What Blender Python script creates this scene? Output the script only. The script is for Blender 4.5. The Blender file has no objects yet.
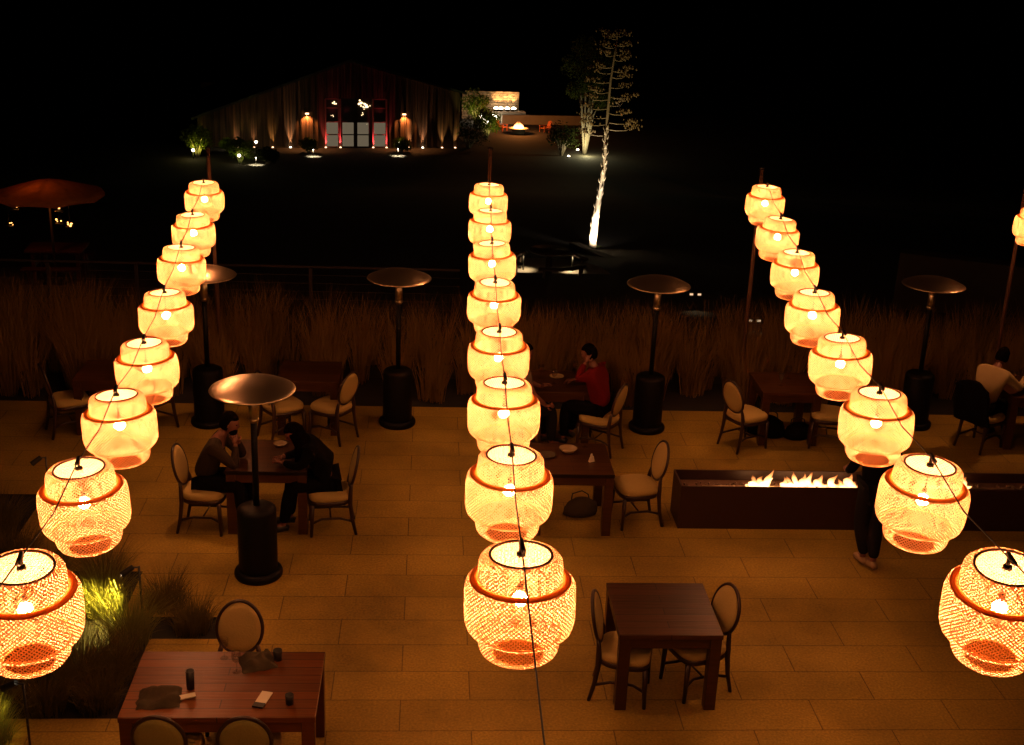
import bpy, math, random
from math import sin, cos, pi, radians as R
from mathutils import Vector as V, Matrix, noise
sc = bpy.context.scene
COL = sc.collection
rng = random.Random(7)

# ------------------------------------------------------------------ camera, night sky, exposure
cd = bpy.data.cameras.new('camera'); cam = bpy.data.objects.new('camera', cd); COL.objects.link(cam)
cd.sensor_fit = 'HORIZONTAL'; cd.sensor_width = 36.0; cd.lens = 36.0 * 1237.0 / 1024.0
cd.clip_start = 0.05; cd.clip_end = 2000
Mr = ((0.997552, -0.01723, -0.067766), (-0.057875, 0.340404, -0.938496), (0.039238, 0.940121, 0.338574))
m4 = Matrix(Mr).to_4x4(); m4.translation = V((0, 0, 6.4)); cam.matrix_world = m4
sc.camera = cam
w = bpy.data.worlds.new('World'); sc.world = w; w.use_nodes = True
nt = w.node_tree; sky = nt.nodes.new('ShaderNodeTexSky'); sky.sky_type = 'NISHITA'; sky.sun_disc = False
sky.sun_elevation = R(28); sky.sun_rotation = R(200)
nt.links.new(sky.outputs[0], nt.nodes['Background'].inputs[0]); nt.nodes['Background'].inputs[1].default_value = 0.000008
sd = bpy.data.lights.new('moon', 'SUN'); sd.energy = 0.0006; sd.angle = R(0.5); sd.color = (.8, .88, 1)
so = bpy.data.objects.new('moon', sd); COL.objects.link(so); so.rotation_euler = (R(62), 0, R(-20))
vs = sc.view_settings; vs.view_transform = 'Standard'; vs.look = 'None'; vs.exposure = 0.0; vs.gamma = 1.0; vs.use_curve_mapping = False
sc.cycles.use_denoising = True
sc.cycles.max_bounces = 8; sc.cycles.diffuse_bounces = 3; sc.cycles.transparent_max_bounces = 16
sc.cycles.sample_clamp_indirect = 6
sc.cycles.use_light_tree = True

BULB = (1.0, 0.385, 0.15)
BULB_L = 1650.0

# ------------------------------------------------------------------ materials
def mat(name, col, rough=.7, metal=0, spec=.5, noise_amt=0, nscale=8, bump=0, trans=0, coat=0, alpha=None):
    m = bpy.data.materials.new(name); m.use_nodes = True; n = m.node_tree; b = n.nodes['Principled BSDF']
    b.inputs['Base Color'].default_value = (*col, 1); b.inputs['Roughness'].default_value = rough
    b.inputs['Metallic'].default_value = metal; b.inputs['Specular IOR Level'].default_value = spec
    if trans: b.inputs['Transmission Weight'].default_value = trans
    if noise_amt or bump:
        tc = n.nodes.new('ShaderNodeTexCoord'); nz = n.nodes.new('ShaderNodeTexNoise')
        nz.inputs['Scale'].default_value = nscale; nz.inputs['Detail'].default_value = 6
        n.links.new(tc.outputs['Object'], nz.inputs['Vector'])
        if noise_amt:
            mx = n.nodes.new('ShaderNodeMix'); mx.data_type = 'RGBA'
            mx.inputs[6].default_value = (*[c * (1 - noise_amt) for c in col], 1)
            mx.inputs[7].default_value = (*[min(1, c * (1 + noise_amt)) for c in col], 1)
            n.links.new(nz.outputs['Fac'], mx.inputs[0]); n.links.new(mx.outputs[2], b.inputs['Base Color'])
        if bump:
            bp = n.nodes.new('ShaderNodeBump'); bp.inputs['Strength'].default_value = bump; bp.inputs['Distance'].default_value = .01
            n.links.new(nz.outputs['Fac'], bp.inputs['Height']); n.links.new(bp.outputs[0], b.inputs['Normal'])
    return m
def emis(name, col, s):
    m = bpy.data.materials.new(name); m.use_nodes = True; n = m.node_tree; n.nodes.clear()
    o = n.nodes.new('ShaderNodeOutputMaterial'); e = n.nodes.new('ShaderNodeEmission')
    e.inputs[0].default_value = (*col, 1); e.inputs[1].default_value = s; n.links.new(e.outputs[0], o.inputs[0]); return m
def weave(name, dif, tr, fac):
    m = bpy.data.materials.new(name); m.use_nodes = True; n = m.node_tree; n.nodes.clear()
    o = n.nodes.new('ShaderNodeOutputMaterial'); d = n.nodes.new('ShaderNodeBsdfDiffuse'); t = n.nodes.new('ShaderNodeBsdfTranslucent')
    mx = n.nodes.new('ShaderNodeMixShader'); tc = n.nodes.new('ShaderNodeTexCoord'); nz = n.nodes.new('ShaderNodeTexNoise')
    nz.inputs['Scale'].default_value = 9; nz.inputs['Detail'].default_value = 4
    n.links.new(tc.outputs['Object'], nz.inputs['Vector'])
    for bs, c in ((d, dif), (t, tr)):
        k = n.nodes.new('ShaderNodeMix'); k.data_type = 'RGBA'
        k.inputs[6].default_value = (*[q * .72 for q in c], 1); k.inputs[7].default_value = (*[min(1, q * 1.25) for q in c], 1)
        n.links.new(nz.outputs['Fac'], k.inputs[0]); n.links.new(k.outputs[2], bs.inputs[0])
    mx.inputs[0].default_value = fac; n.links.new(d.outputs[0], mx.inputs[1]); n.links.new(t.outputs[0], mx.inputs[2]); n.links.new(mx.outputs[0], o.inputs[0]); return m
def leafy(name, col, tr=.35, var=.4, nscale=3):
    return weave(name, [c for c in col], [c * .9 for c in col], tr)

def wood_mat(name, c1, c2, rough=.35, axis='Y', boards=.11):
    """planks running along X: board seams across <axis>, stretched grain"""
    m = bpy.data.materials.new(name); m.use_nodes = True; n = m.node_tree; b = n.nodes['Principled BSDF']
    tc = n.nodes.new('ShaderNodeTexCoord'); mp = n.nodes.new('ShaderNodeMapping'); mp.inputs['Scale'].default_value = (2.2, 26, 26)
    n.links.new(tc.outputs['Object'], mp.inputs[0])
    nz = n.nodes.new('ShaderNodeTexNoise'); nz.inputs['Scale'].default_value = 1.3; nz.inputs['Detail'].default_value = 8
    n.links.new(mp.outputs[0], nz.inputs['Vector'])
    br = n.nodes.new('ShaderNodeTexBrick'); br.inputs['Scale'].default_value = 1; br.inputs['Brick Width'].default_value = 4; br.inputs['Row Height'].default_value = boards
    br.inputs['Mortar Size'].default_value = .004; br.inputs['Color1'].default_value = (.6, .6, .6, 1); br.inputs['Color2'].default_value = (1, 1, 1, 1); br.inputs['Mortar'].default_value = (.15, .15, .15, 1)
    n.links.new(tc.outputs['Object'], br.inputs[0])
    mx = n.nodes.new('ShaderNodeMix'); mx.data_type = 'RGBA'; mx.inputs[6].default_value = (*c1, 1); mx.inputs[7].default_value = (*c2, 1)
    n.links.new(nz.outputs['Fac'], mx.inputs[0])
    mu = n.nodes.new('ShaderNodeMix'); mu.data_type = 'RGBA'; mu.blend_type = 'MULTIPLY'; mu.inputs[0].default_value = 1
    n.links.new(mx.outputs[2], mu.inputs[6]); n.links.new(br.outputs['Color'], mu.inputs[7]); n.links.new(mu.outputs[2], b.inputs['Base Color'])
    b.inputs['Roughness'].default_value = rough; b.inputs['Specular IOR Level'].default_value = .28
    bp = n.nodes.new('ShaderNodeBump'); bp.inputs['Strength'].default_value = .25; bp.inputs['Distance'].default_value = .01
    n.links.new(nz.outputs['Fac'], bp.inputs['Height']); n.links.new(bp.outputs[0], b.inputs['Normal'])
    return m

def paver_mat():
    m = bpy.data.materials.new('paving'); m.use_nodes = True; n = m.node_tree; b = n.nodes['Principled BSDF']; L = n.links.new
    tc = n.nodes.new('ShaderNodeTexCoord'); mp = n.nodes.new('ShaderNodeMapping'); mp.inputs['Location'].default_value = (.19 + 1.213 * 20 + .6065, -8.8 + .4425 * 40, 0)
    L(tc.outputs['Object'], mp.inputs[0])
    br = n.nodes.new('ShaderNodeTexBrick'); br.offset = .5; br.inputs['Scale'].default_value = 1; br.inputs['Brick Width'].default_value = 1.213; br.inputs['Row Height'].default_value = .4425
    br.inputs['Mortar Size'].default_value = .006; br.inputs['Mortar Smooth'].default_value = .3; br.inputs['Bias'].default_value = 0
    br.inputs['Color1'].default_value = (.285, .178, .022, 1); br.inputs['Color2'].default_value = (.335, .210, .026, 1); br.inputs['Mortar'].default_value = (.15, .09, .014, 1)
    L(mp.outputs[0], br.inputs[0])
    n1 = n.nodes.new('ShaderNodeTexNoise'); n1.inputs['Scale'].default_value = .8; n1.inputs['Detail'].default_value = 7; n1.inputs['Roughness'].default_value = .6; L(tc.outputs['Object'], n1.inputs['Vector'])
    n2 = n.nodes.new('ShaderNodeTexNoise'); n2.inputs['Scale'].default_value = 45; n2.inputs['Detail'].default_value = 5; L(tc.outputs['Object'], n2.inputs['Vector'])
    r1 = n.nodes.new('ShaderNodeMapRange'); r1.inputs[1].default_value = .3; r1.inputs[2].default_value = .7; r1.inputs[3].default_value = .62; r1.inputs[4].default_value = 1.18; L(n1.outputs['Fac'], r1.inputs[0])
    r2 = n.nodes.new('ShaderNodeMapRange'); r2.inputs[1].default_value = .3; r2.inputs[2].default_value = .7; r2.inputs[3].default_value = .72; r2.inputs[4].default_value = 1.2; L(n2.outputs['Fac'], r2.inputs[0])
    mm = n.nodes.new('ShaderNodeMath'); mm.operation = 'MULTIPLY'; L(r1.outputs[0], mm.inputs[0]); L(r2.outputs[0], mm.inputs[1])
    vm = n.nodes.new('ShaderNodeVectorMath'); vm.operation = 'SCALE'; L(br.outputs['Color'], vm.inputs[0]); L(mm.outputs[0], vm.inputs['Scale']); L(vm.outputs[0], b.inputs['Base Color'])
    b.inputs['Roughness'].default_value = .75; b.inputs['Specular IOR Level'].default_value = .3
    ad = n.nodes.new('ShaderNodeMath'); ad.operation = 'MULTIPLY_ADD'; ad.inputs[1].default_value = -1.5; L(br.outputs['Fac'], ad.inputs[0]); L(n2.outputs['Fac'], ad.inputs[2])
    bp = n.nodes.new('ShaderNodeBump'); bp.inputs['Strength'].default_value = .5; bp.inputs['Distance'].default_value = .004; L(ad.outputs[0], bp.inputs['Height']); L(bp.outputs[0], b.inputs['Normal'])
    return m

def stone_wall_mat():
    m = bpy.data.materials.new('stacked_stone'); m.use_nodes = True; n = m.node_tree; b = n.nodes['Principled BSDF']; L = n.links.new
    tc = n.nodes.new('ShaderNodeTexCoord'); mp = n.nodes.new('ShaderNodeMapping'); mp.inputs['Rotation'].default_value = (R(90), 0, 0)
    L(tc.outputs['Object'], mp.inputs[0])
    br = n.nodes.new('ShaderNodeTexBrick'); br.inputs['Scale'].default_value = 1; br.inputs['Brick Width'].default_value = .8; br.inputs['Row Height'].default_value = .22; br.inputs['Mortar Size'].default_value = .02
    br.inputs['Color1'].default_value = (.40, .27, .15, 1); br.inputs['Color2'].default_value = (.20, .13, .07, 1); br.inputs['Mortar'].default_value = (.08, .07, .05, 1)
    L(mp.outputs[0], br.inputs[0]); L(br.outputs['Color'], b.inputs['Base Color'])
    nz = n.nodes.new('ShaderNodeTexNoise'); nz.inputs['Scale'].default_value = 4; nz.inputs['Detail'].default_value = 5; L(tc.outputs['Object'], nz.inputs['Vector'])
    ad = n.nodes.new('ShaderNodeMath'); ad.operation = 'SUBTRACT'; L(nz.outputs['Fac'], ad.inputs[0]); L(br.outputs['Fac'], ad.inputs[1])
    bp = n.nodes.new('ShaderNodeBump'); bp.inputs['Strength'].default_value = 1; bp.inputs['Distance'].default_value = .12; L(ad.outputs[0], bp.inputs['Height']); L(bp.outputs[0], b.inputs['Normal'])
    b.inputs['Roughness'].default_value = .9
    return m

M = dict(
    pave=paver_mat(), rock=stone_wall_mat(),
    soil=mat('soil', (.008, .005, .003), .95, noise_amt=.4, nscale=6, bump=.6),
    terrain=mat('dry_hillside', (.03, .025, .016), .95, noise_amt=.5, nscale=.4, bump=.3),
    strip=weave('bamboo_strip', (.66, .44, .28), (.24, .060, .010), .22),
    grille=weave('pale_bamboo_strip', (.80, .66, .46), (.78, .62, .42), .6),
    hoop=weave('bamboo_hoop', (.78, .36, .12), (.85, .34, .07), .6),
    darkhoop=mat('dark_hoop', (.09, .03, .012), .6),
    bulb=emis('bulb_glow', BULB, BULB_L),
    black=mat('black_plastic', (.012, .011, .010), .5),
    cord=mat('black_cord', (.010, .008, .007), .6),
    steel=mat('brushed_steel', (.60, .46, .31), .36, 1, bump=.05, nscale=30),
    burner=mat('burner_mesh', (.50, .40, .26), .35, 1, noise_amt=.3, nscale=60),
    heater=mat('black_powdercoat', (.004, .0035, .003), .5, 0, .12, noise_amt=.2, nscale=12),
    chairwood=mat('dark_walnut_frame', (.026, .010, .005), .42, noise_amt=.35, nscale=20),
    linen=mat('beige_linen', (.41, .285, .085), .9, noise_amt=.12, nscale=60, bump=.3),
    linen_green=mat('olive_linen', (.32, .27, .07), .9, noise_amt=.12, nscale=60, bump=.3),
    table_red=wood_mat('red_brown_planks', (.095, .025, .003), (.19, .060, .006)),
    table_dark=wood_mat('dark_brown_planks', (.034, .014, .004), (.085, .032, .009)),
    pit=mat('bronze_steel', (.030, .010, .006), .5, .1, noise_amt=.3, nscale=4),
    pit_in=mat('pit_liner', (.14, .075, .045), .7, noise_amt=.3, nscale=10),
    glassrock=mat('fire_glass', (.16, .10, .07), .3, noise_amt=.5, nscale=40, bump=.8),
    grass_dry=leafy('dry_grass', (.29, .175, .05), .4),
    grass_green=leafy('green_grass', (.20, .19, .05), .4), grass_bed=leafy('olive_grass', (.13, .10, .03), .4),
    leaf=leafy('shrub_leaf', (.11, .14, .030), .35),
    leaf_dark=leafy('dark_leaf', (.055, .07, .022), .3),
    bark=mat('pale_bark', (.40, .33, .24), .9, noise_amt=.4, nscale=5, bump=.8),
    stalk=mat('agave_stalk', (.48, .40, .29), .8, noise_amt=.4, nscale=6, bump=.6),
    pods=mat('dry_flower_pods', (.30, .22, .12), .9, noise_amt=.5, nscale=9),
    barn=None, cream_wall=mat('pale_concrete', (.42, .37, .30), .85, noise_amt=.2, nscale=2),
    curtain=emis('self_lit_curtain', (.85, .66, .42), .15),  # emission in the cloth stands in for room light behind the barn doors
    frame=mat('dark_door_frame', (.03, .018, .012), .5), redframe=mat('door_trim', (.30, .12, .09), .7),
    roof=mat('barn_roof', (.05, .045, .04), .7, noise_amt=.3, nscale=2),
    adir=mat('orange_chair_wood', (.50, .13, .035), .6, noise_amt=.15, nscale=8),
    canvas=weave('canopy_canvas', (.45, .30, .16), (.45, .25, .10), .6),
    skin=mat('skin', (.17, .062, .038), .55, noise_amt=.08), eye=mat('eye', (.02, .015, .012), .2), lip=mat('lips', (.30, .09, .07), .5),
    hair=mat('dark_hair', (.004, .0025, .002), .9, 0, .0, bump=.6, nscale=90),
    grey_knit=mat('grey_brown_knit', (.03, .02, .012), .95, 0, .1, noise_amt=.2, nscale=30, bump=.5),
    black_cloth=mat('black_cloth', (.004, .0035, .003), .95, 0, .05, bump=.3, nscale=20),
    red_cloth=mat('red_knit', (.12, .006, .006), .9, 0, .1, noise_amt=.15, nscale=30, bump=.4),
    pale_cloth=mat('cream_shirt', (.36, .26, .12), .9, 0, .1, noise_amt=.1, nscale=20, bump=.3),
    grey_cloth=mat('grey_tshirt', (.13, .10, .07), .9, 0, .1, noise_amt=.1, nscale=20),
    denim=mat('dark_denim', (.010, .009, .010), .9, 0, .1, noise_amt=.2, nscale=40),
    tan=mat('tan_suede', (.30, .19, .10), .85, noise_amt=.15, nscale=20),
    napkin=mat('charcoal_napkin', (.05, .038, .022), .95, 0, .1, noise_amt=.2, nscale=30, bump=.4),
    paper=mat('cream_paper', (.60, .52, .38), .8), ceramic=mat('cream_ceramic', (.26, .18, .09), .35),
    glass=None, drink=mat('amber_drink', (.55, .22, .05), .1, trans=.8),
    screen=emis('phone_screen', (.9, .8, .6), .35),
    candle=emis('candle_flame', (1, .42, .10), 6.0),
    lampwhite=emis('lamp_lens', (1, .82, .55), 14), sconce=emis('sconce_lens', (1, .55, .28), 5),
    steplens=emis('step_lens', (1, .65, .35), 1.0),
    winlit=emis('chandelier_crystal', (1, .70, .36), 3.2),
    fenceposts=mat('weathered_post', (.022, .013, .008), .8, noise_amt=.3, nscale=8), wire=mat('fence_wire', (.06, .045, .03), .6, .3),
    pole=mat('timber_pole', (.085, .036, .016), .7, noise_amt=.3, nscale=7),
    brown_wood=wood_mat('outdoor_table_wood', (.05, .018, .008), (.08, .03, .015)),
)
def barn_mat():
    m = bpy.data.materials.new('barn_boards'); m.use_nodes = True; n = m.node_tree; b = n.nodes['Principled BSDF']; L = n.links.new
    tc = n.nodes.new('ShaderNodeTexCoord'); mp = n.nodes.new('ShaderNodeMapping'); mp.inputs['Scale'].default_value = (4.5, 1, .12); L(tc.outputs['Object'], mp.inputs[0])
    nz = n.nodes.new('ShaderNodeTexNoise'); nz.inputs['Scale'].default_value = 1.6; nz.inputs['Detail'].default_value = 5; L(mp.outputs[0], nz.inputs['Vector'])
    cr = n.nodes.new('ShaderNodeValToRGB'); cr.color_ramp.elements[0].position = .38; cr.color_ramp.elements[0].color = (.03, .015, .008, 1); cr.color_ramp.elements[1].position = .68; cr.color_ramp.elements[1].color = (.17, .085, .042, 1)
    L(nz.outputs['Fac'], cr.inputs[0]); L(cr.outputs[0], b.inputs['Base Color']); b.inputs['Roughness'].default_value = .85
    return m
M['barn'] = barn_mat()
def flame_mat():
    m = bpy.data.materials.new('flame'); m.use_nodes = True; n = m.node_tree; n.nodes.clear(); L = n.links.new
    o = n.nodes.new('ShaderNodeOutputMaterial'); e = n.nodes.new('ShaderNodeEmission'); t = n.nodes.new('ShaderNodeBsdfTransparent'); mx = n.nodes.new('ShaderNodeMixShader')
    tc = n.nodes.new('ShaderNodeTexCoord'); sp = n.nodes.new('ShaderNodeSeparateXYZ'); L(tc.outputs['Generated'], sp.inputs[0])
    nz = n.nodes.new('ShaderNodeTexNoise'); nz.inputs['Scale'].default_value = 14; nz.inputs['Detail'].default_value = 3; L(tc.outputs['Object'], nz.inputs['Vector'])
    cr = n.nodes.new('ShaderNodeValToRGB'); E_ = cr.color_ramp.elements; E_[0].position = 0; E_[0].color = (1, .60, .24, 1); E_[1].position = 1; E_[1].color = (1, .22, .03, 1)
    L(sp.outputs['Z'], cr.inputs[0]); L(cr.outputs[0], e.inputs[0])
    st = n.nodes.new('ShaderNodeMapRange'); st.inputs[3].default_value = 11; st.inputs[4].default_value = 1.2; L(sp.outputs['Z'], st.inputs[0]); L(st.outputs[0], e.inputs[1])
    al = n.nodes.new('ShaderNodeMath'); al.operation = 'MULTIPLY_ADD'; al.inputs[1].default_value = -.9; L(sp.outputs['Z'], al.inputs[0])
    a2 = n.nodes.new('ShaderNodeMath'); a2.operation = 'ADD'; a2.inputs[1].default_value = .62; a2.use_clamp = True; L(nz.outputs['Fac'], a2.inputs[0]); L(a2.outputs[0], al.inputs[2]); al.use_clamp = True
    lw = n.nodes.new('ShaderNodeLayerWeight'); lw.inputs[0].default_value = .5; iv = n.nodes.new('ShaderNodeMapRange'); iv.inputs[1].default_value = .05; iv.inputs[2].default_value = .62; iv.inputs[3].default_value = 1; iv.inputs[4].default_value = 0; L(lw.outputs['Facing'], iv.inputs[0]); am = n.nodes.new('ShaderNodeMath'); am.operation = 'MULTIPLY'; L(al.outputs[0], am.inputs[0]); L(iv.outputs[0], am.inputs[1]); L(am.outputs[0], mx.inputs[0]); L(t.outputs[0], mx.inputs[1]); L(e.outputs[0], mx.inputs[2]); L(mx.outputs[0], o.inputs[0])
    return m
M['flame'] = flame_mat()
def thin_glass():
    m = bpy.data.materials.new('clear_glass'); m.use_nodes = True; n = m.node_tree; n.nodes.clear(); L = n.links.new
    o = n.nodes.new('ShaderNodeOutputMaterial'); t = n.nodes.new('ShaderNodeBsdfTransparent'); g = n.nodes.new('ShaderNodeBsdfGlossy'); g.inputs['Roughness'].default_value = .06; x = n.nodes.new('ShaderNodeMixShader'); x.inputs[0].default_value = .10
    t.inputs[0].default_value = (.93, .93, .92, 1); L(t.outputs[0], x.inputs[1]); L(g.outputs[0], x.inputs[2]); L(x.outputs[0], o.inputs[0]); return m
M['glass'] = thin_glass()
M['dimwall'] = mat('dark_retaining_wall', (.035, .026, .018), .9, noise_amt=.3, nscale=2)

# ------------------------------------------------------------------ mesh helpers
class MB:
    def __init__(s): s.v = []; s.f = []; s.m = []
    def add(s, vs, fs, mi=0):
        o = len(s.v); s.v += [tuple(p) for p in vs]; s.f += [tuple(i + o for i in f) for f in fs]; s.m += [mi] * len(fs); return s
    def box(s, c, d, rz=0, mi=0, rx=0):
        c = V(c); hx, hy, hz = d[0] / 2, d[1] / 2, d[2] / 2; mt = Matrix.Rotation(rz, 3, 'Z') @ Matrix.Rotation(rx, 3, 'X')
        vs = [c + mt @ V((x * hx, y * hy, z * hz)) for x in (-1, 1) for y in (-1, 1) for z in (-1, 1)]
        return s.add(vs, [(0, 1, 3, 2), (4, 6, 7, 5), (0, 4, 5, 1), (2, 3, 7, 6), (0, 2, 6, 4), (1, 5, 7, 3)], mi)
    def tube(s, pts, rad, n=8, closed=False, mi=0, sq=1.0, cap=True):
        pts = [V(p) for p in pts]; k = len(pts)
        if not isinstance(rad, (list, tuple)): rad = [rad] * k
        vs = []; prev = None
        for i, p in enumerate(pts):
            if closed: t = pts[(i + 1) % k] - pts[i - 1]
            else: t = pts[min(i + 1, k - 1)] - pts[max(i - 1, 0)]
            t.normalize()
            if prev is None:
                a = V((0, 0, 1)) if abs(t.z) < .9 else V((1, 0, 0)); u = t.cross(a).normalized()
            else: u = (prev - t * prev.dot(t)).normalized()
            prev = u; b = t.cross(u)
            for j in range(n):
                an = 2 * pi * j / n; vs.append(p + (u * cos(an) + b * sin(an) * sq) * rad[i])
        fs = []
        for i in range(k if closed else k - 1):
            i2 = (i + 1) % k
            for j in range(n): fs.append((i * n + j, i * n + (j + 1) % n, i2 * n + (j + 1) % n, i2 * n + j))
        if not closed and cap: fs += [tuple(range(n))[::-1], tuple((k - 1) * n + j for j in range(n))]
        return s.add(vs, fs, mi)
    def lathe(s, prof, n=24, c=(0, 0, 0), mi=0, sx=1, sy=1, caps=True):
        c = V(c); vs = []; k = len(prof)
        for r, z in prof:
            for j in range(n): a = 2 * pi * j / n; vs.append(c + V((r * cos(a) * sx, r * sin(a) * sy, z)))
        fs = [(i * n + j, i * n + (j + 1) % n, (i + 1) * n + (j + 1) % n, (i + 1) * n + j) for i in range(k - 1) for j in range(n)]
        if caps:
            if prof[0][0] > 1e-4: fs.append(tuple(range(n))[::-1])
            if prof[-1][0] > 1e-4: fs.append(tuple((k - 1) * n + j for j in range(n)))
        return s.add(vs, fs, mi)
    def ball(s, c, r, n=10, sx=1, sy=1, sz=1, mi=0):
        pr = [(max(1e-5, r * sin(pi * i / n)), -r * cos(pi * i / n) * sz) for i in range(n + 1)]
        return s.lathe(pr, n + 2, c, mi, sx, sy, False)
    def build(s, name, mats, parent=None, smooth=True, loc=None, bevel=0, weld=False):
        me = bpy.data.meshes.new(name); me.from_pydata(s.v, [], s.f)
        for m in (mats if isinstance(mats, (list, tuple)) else [mats]): me.materials.append(m)
        me.polygons.foreach_set('material_index', s.m); me.polygons.foreach_set('use_smooth', [smooth] * len(s.f)); me.update()
        o = bpy.data.objects.new(name, me); COL.objects.link(o)
        if parent: o.parent = parent
        if loc: o.location = loc
        if bevel:
            b = o.modifiers.new('bevel', 'BEVEL'); b.width = bevel; b.segments = 2; b.limit_method = 'ANGLE'
        return o
def tag(o, label=None, cat=None, group=None, kind=None):
    if label: o['label'] = label
    if cat: o['category'] = cat
    if group: o['group'] = group
    if kind: o['kind'] = kind
    return o
def empty(name, loc=(0, 0, 0), rz=0, label=None, cat=None, group=None):
    o = bpy.data.objects.new(name, None); COL.objects.link(o); o.location = loc; o.rotation_euler = (0, 0, rz); o.empty_display_size = .1
    return tag(o, label, cat, group)
def copy_tree(o, parent=None):
    c = o.copy(); COL.objects.link(c); c.parent = parent
    for ch in list(o.children): copy_tree(ch, c)
    return c
def spot(name, loc, target, energy, col, ang=40, blend=.6, size=.04, parent=None):
    l = bpy.data.lights.new(name, 'SPOT'); l.energy = energy; l.color = col; l.spot_size = R(ang); l.spot_blend = blend; l.shadow_soft_size = size
    o = bpy.data.objects.new(name, l); COL.objects.link(o); o.location = loc
    o.rotation_euler = (V(target) - V(loc)).to_track_quat('-Z', 'Y').to_euler(); return o
def point(name, loc, energy, col, size=.05):
    l = bpy.data.lights.new(name, 'POINT'); l.energy = energy; l.color = col; l.shadow_soft_size = size
    o = bpy.data.objects.new(name, l); COL.objects.link(o); o.location = loc; return o

def ter(Y):
    if Y < 17.8: return -.06
    if Y < 80: return -.155 * (Y - 17.8)
    if Y < 135: return -.155 * 62.2 - .03 * (Y - 80)
    return -.155 * 62.2 - .03 * 55 + .02 * (Y - 135)

# ------------------------------------------------------------------ ground
mb = MB(); xs = [-900, -400, -200, -120, -80, -60, -40, -30, -20, -14, -10, -6, -2, 2, 6, 10, 14, 20, 30, 40, 60, 80, 120, 200, 400, 900]
ys = [-300, -60, -20, 0, 10, 17, 17.8, 19, 21, 24, 28, 32, 36, 40, 45, 50, 56, 62, 68, 74, 80, 86, 92, 98, 105, 112, 120, 128, 135, 160, 220, 320, 500, 900]
vs = [(x, y, ter(y) + (noise.noise(V((x * .05, y * .05, 0))) * min(2.5, .03 * (y - 135)) if y > 135 else 0)) for y in ys for x in xs]
nx = len(xs); mb.add(vs, [(j * nx + i, j * nx + i + 1, (j + 1) * nx + i + 1, (j + 1) * nx + i) for j in range(len(ys) - 1) for i in range(nx - 1)])
tag(mb.build('ground', M['terrain']), kind='structure')
mb = MB(); bed = [(-9, 8.98), (-2.56, 8.98), (-2.56, 10.22), (-1.86, 10.22), (-1.86, 10.61), (-2.9, 10.61), (-2.9, 12.1), (-9, 12.1)]
# patio slab in strips that leave the planting bed open
for x0, x1, y0, y1 in ((-9, 13, -6, 8.98), (-2.56, 13, 8.98, 10.22), (-1.86, 13, 10.22, 10.61), (-2.9, 13, 10.61, 11.5), (-4.4, 13, 11.5, 13.3), (-9, 13, 13.3, 16.25)):
    mb.add([(x0, y0, 0), (x1, y0, 0), (x1, y1, 0), (x0, y1, 0)], [(0, 1, 2, 3)])
for x0, x1, y in ((-9, 13, 16.25),):
    mb.add([(x0, y, 0), (x1, y, 0), (x1, y, -.3), (x0, y, -.3)], [(0, 3, 2, 1)])
tag(mb.build('patio_paving', M['pave'], smooth=False), kind='structure')
mb = MB(); mb.add([(-9, 8.7, -.03), (-1.8, 8.7, -.03), (-1.8, 14.95, -.03), (-9, 14.95, -.03)], [(0, 1, 2, 3)])
mb.add([(-9, 16.26, -.025), (13, 16.26, -.025), (13, 18.9, -.025), (-9, 18.9, -.025)], [(0, 1, 2, 3)])
tag(mb.build('planting_soil', M['soil']), kind='structure')

# ------------------------------------------------------------------ lanterns
W = .5
def P(*a): return [(r * W, -z * W) for r, z in a]
cap_prof = P((.275, .0), (.325, .006), (.358, .028), (.374, .065), (.379, .12), (.379, .235))
body_prof = P((.445, .238), (.476, .255), (.494, .295), (.5, .36), (.5, .56), (.496, .63), (.476, .70), (.436, .745), (.362, .762))
low_prof = P((.362, .762), (.368, .80), (.368, .88), (.354, .935), (.32, .97), (.28, .985), (.235, .985))
disc_prof = P((.295, .012), (.18, .012), (.05, .012))
def resample(prof, n):
    L = [0]
    for a, b in zip(prof, prof[1:]): L.append(L[-1] + math.dist(a, b))
    out = []; k = 0
    for i in range(n + 1):
        t = L[-1] * i / n
        while k < len(prof) - 2 and L[k + 1] < t: k += 1
        u = (t - L[k]) / (L[k + 1] - L[k]); out.append((prof[k][0] * (1 - u) + prof[k + 1][0] * u, prof[k][1] * (1 - u) + prof[k + 1][1] * u))
    return out, L[-1]
def lattice(mb, prof, count, width, nseg, off=.0012, slope=1.0):
    pts, L = resample(prof, nseg)
    rm = sum(p[0] for p in pts) / len(pts); dth = slope * L / nseg / rm
    for sgn in (1, -1):
        for k in range(count):
            a0 = 2 * pi * k / count + (.5 * sgn) * .01; vs = []
            jit = rng.uniform(-.12, .12) * 2 * pi / count
            for i, (r, z) in enumerate(pts):
                a = a0 + jit + sgn * dth * i; ha = width / 2 * 1.35 / max(r, .06)
                over = off * (1 if (i % 2) == (sgn > 0) else -1)
                vs.append(((r + over) * cos(a - ha), (r + over) * sin(a - ha), z)); vs.append(((r + over) * cos(a + ha), (r + over) * sin(a + ha), z))
            mb.add(vs, [(2 * i, 2 * i + 1, 2 * i + 3, 2 * i + 2) for i in range(nseg)])
def hoop(mb, r, z, t, sq=1, mi=0, n=40):
    mb.tube([(r * cos(2 * pi * i / n), r * sin(2 * pi * i / n), z) for i in range(n)], t, 6, True, mi)
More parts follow.
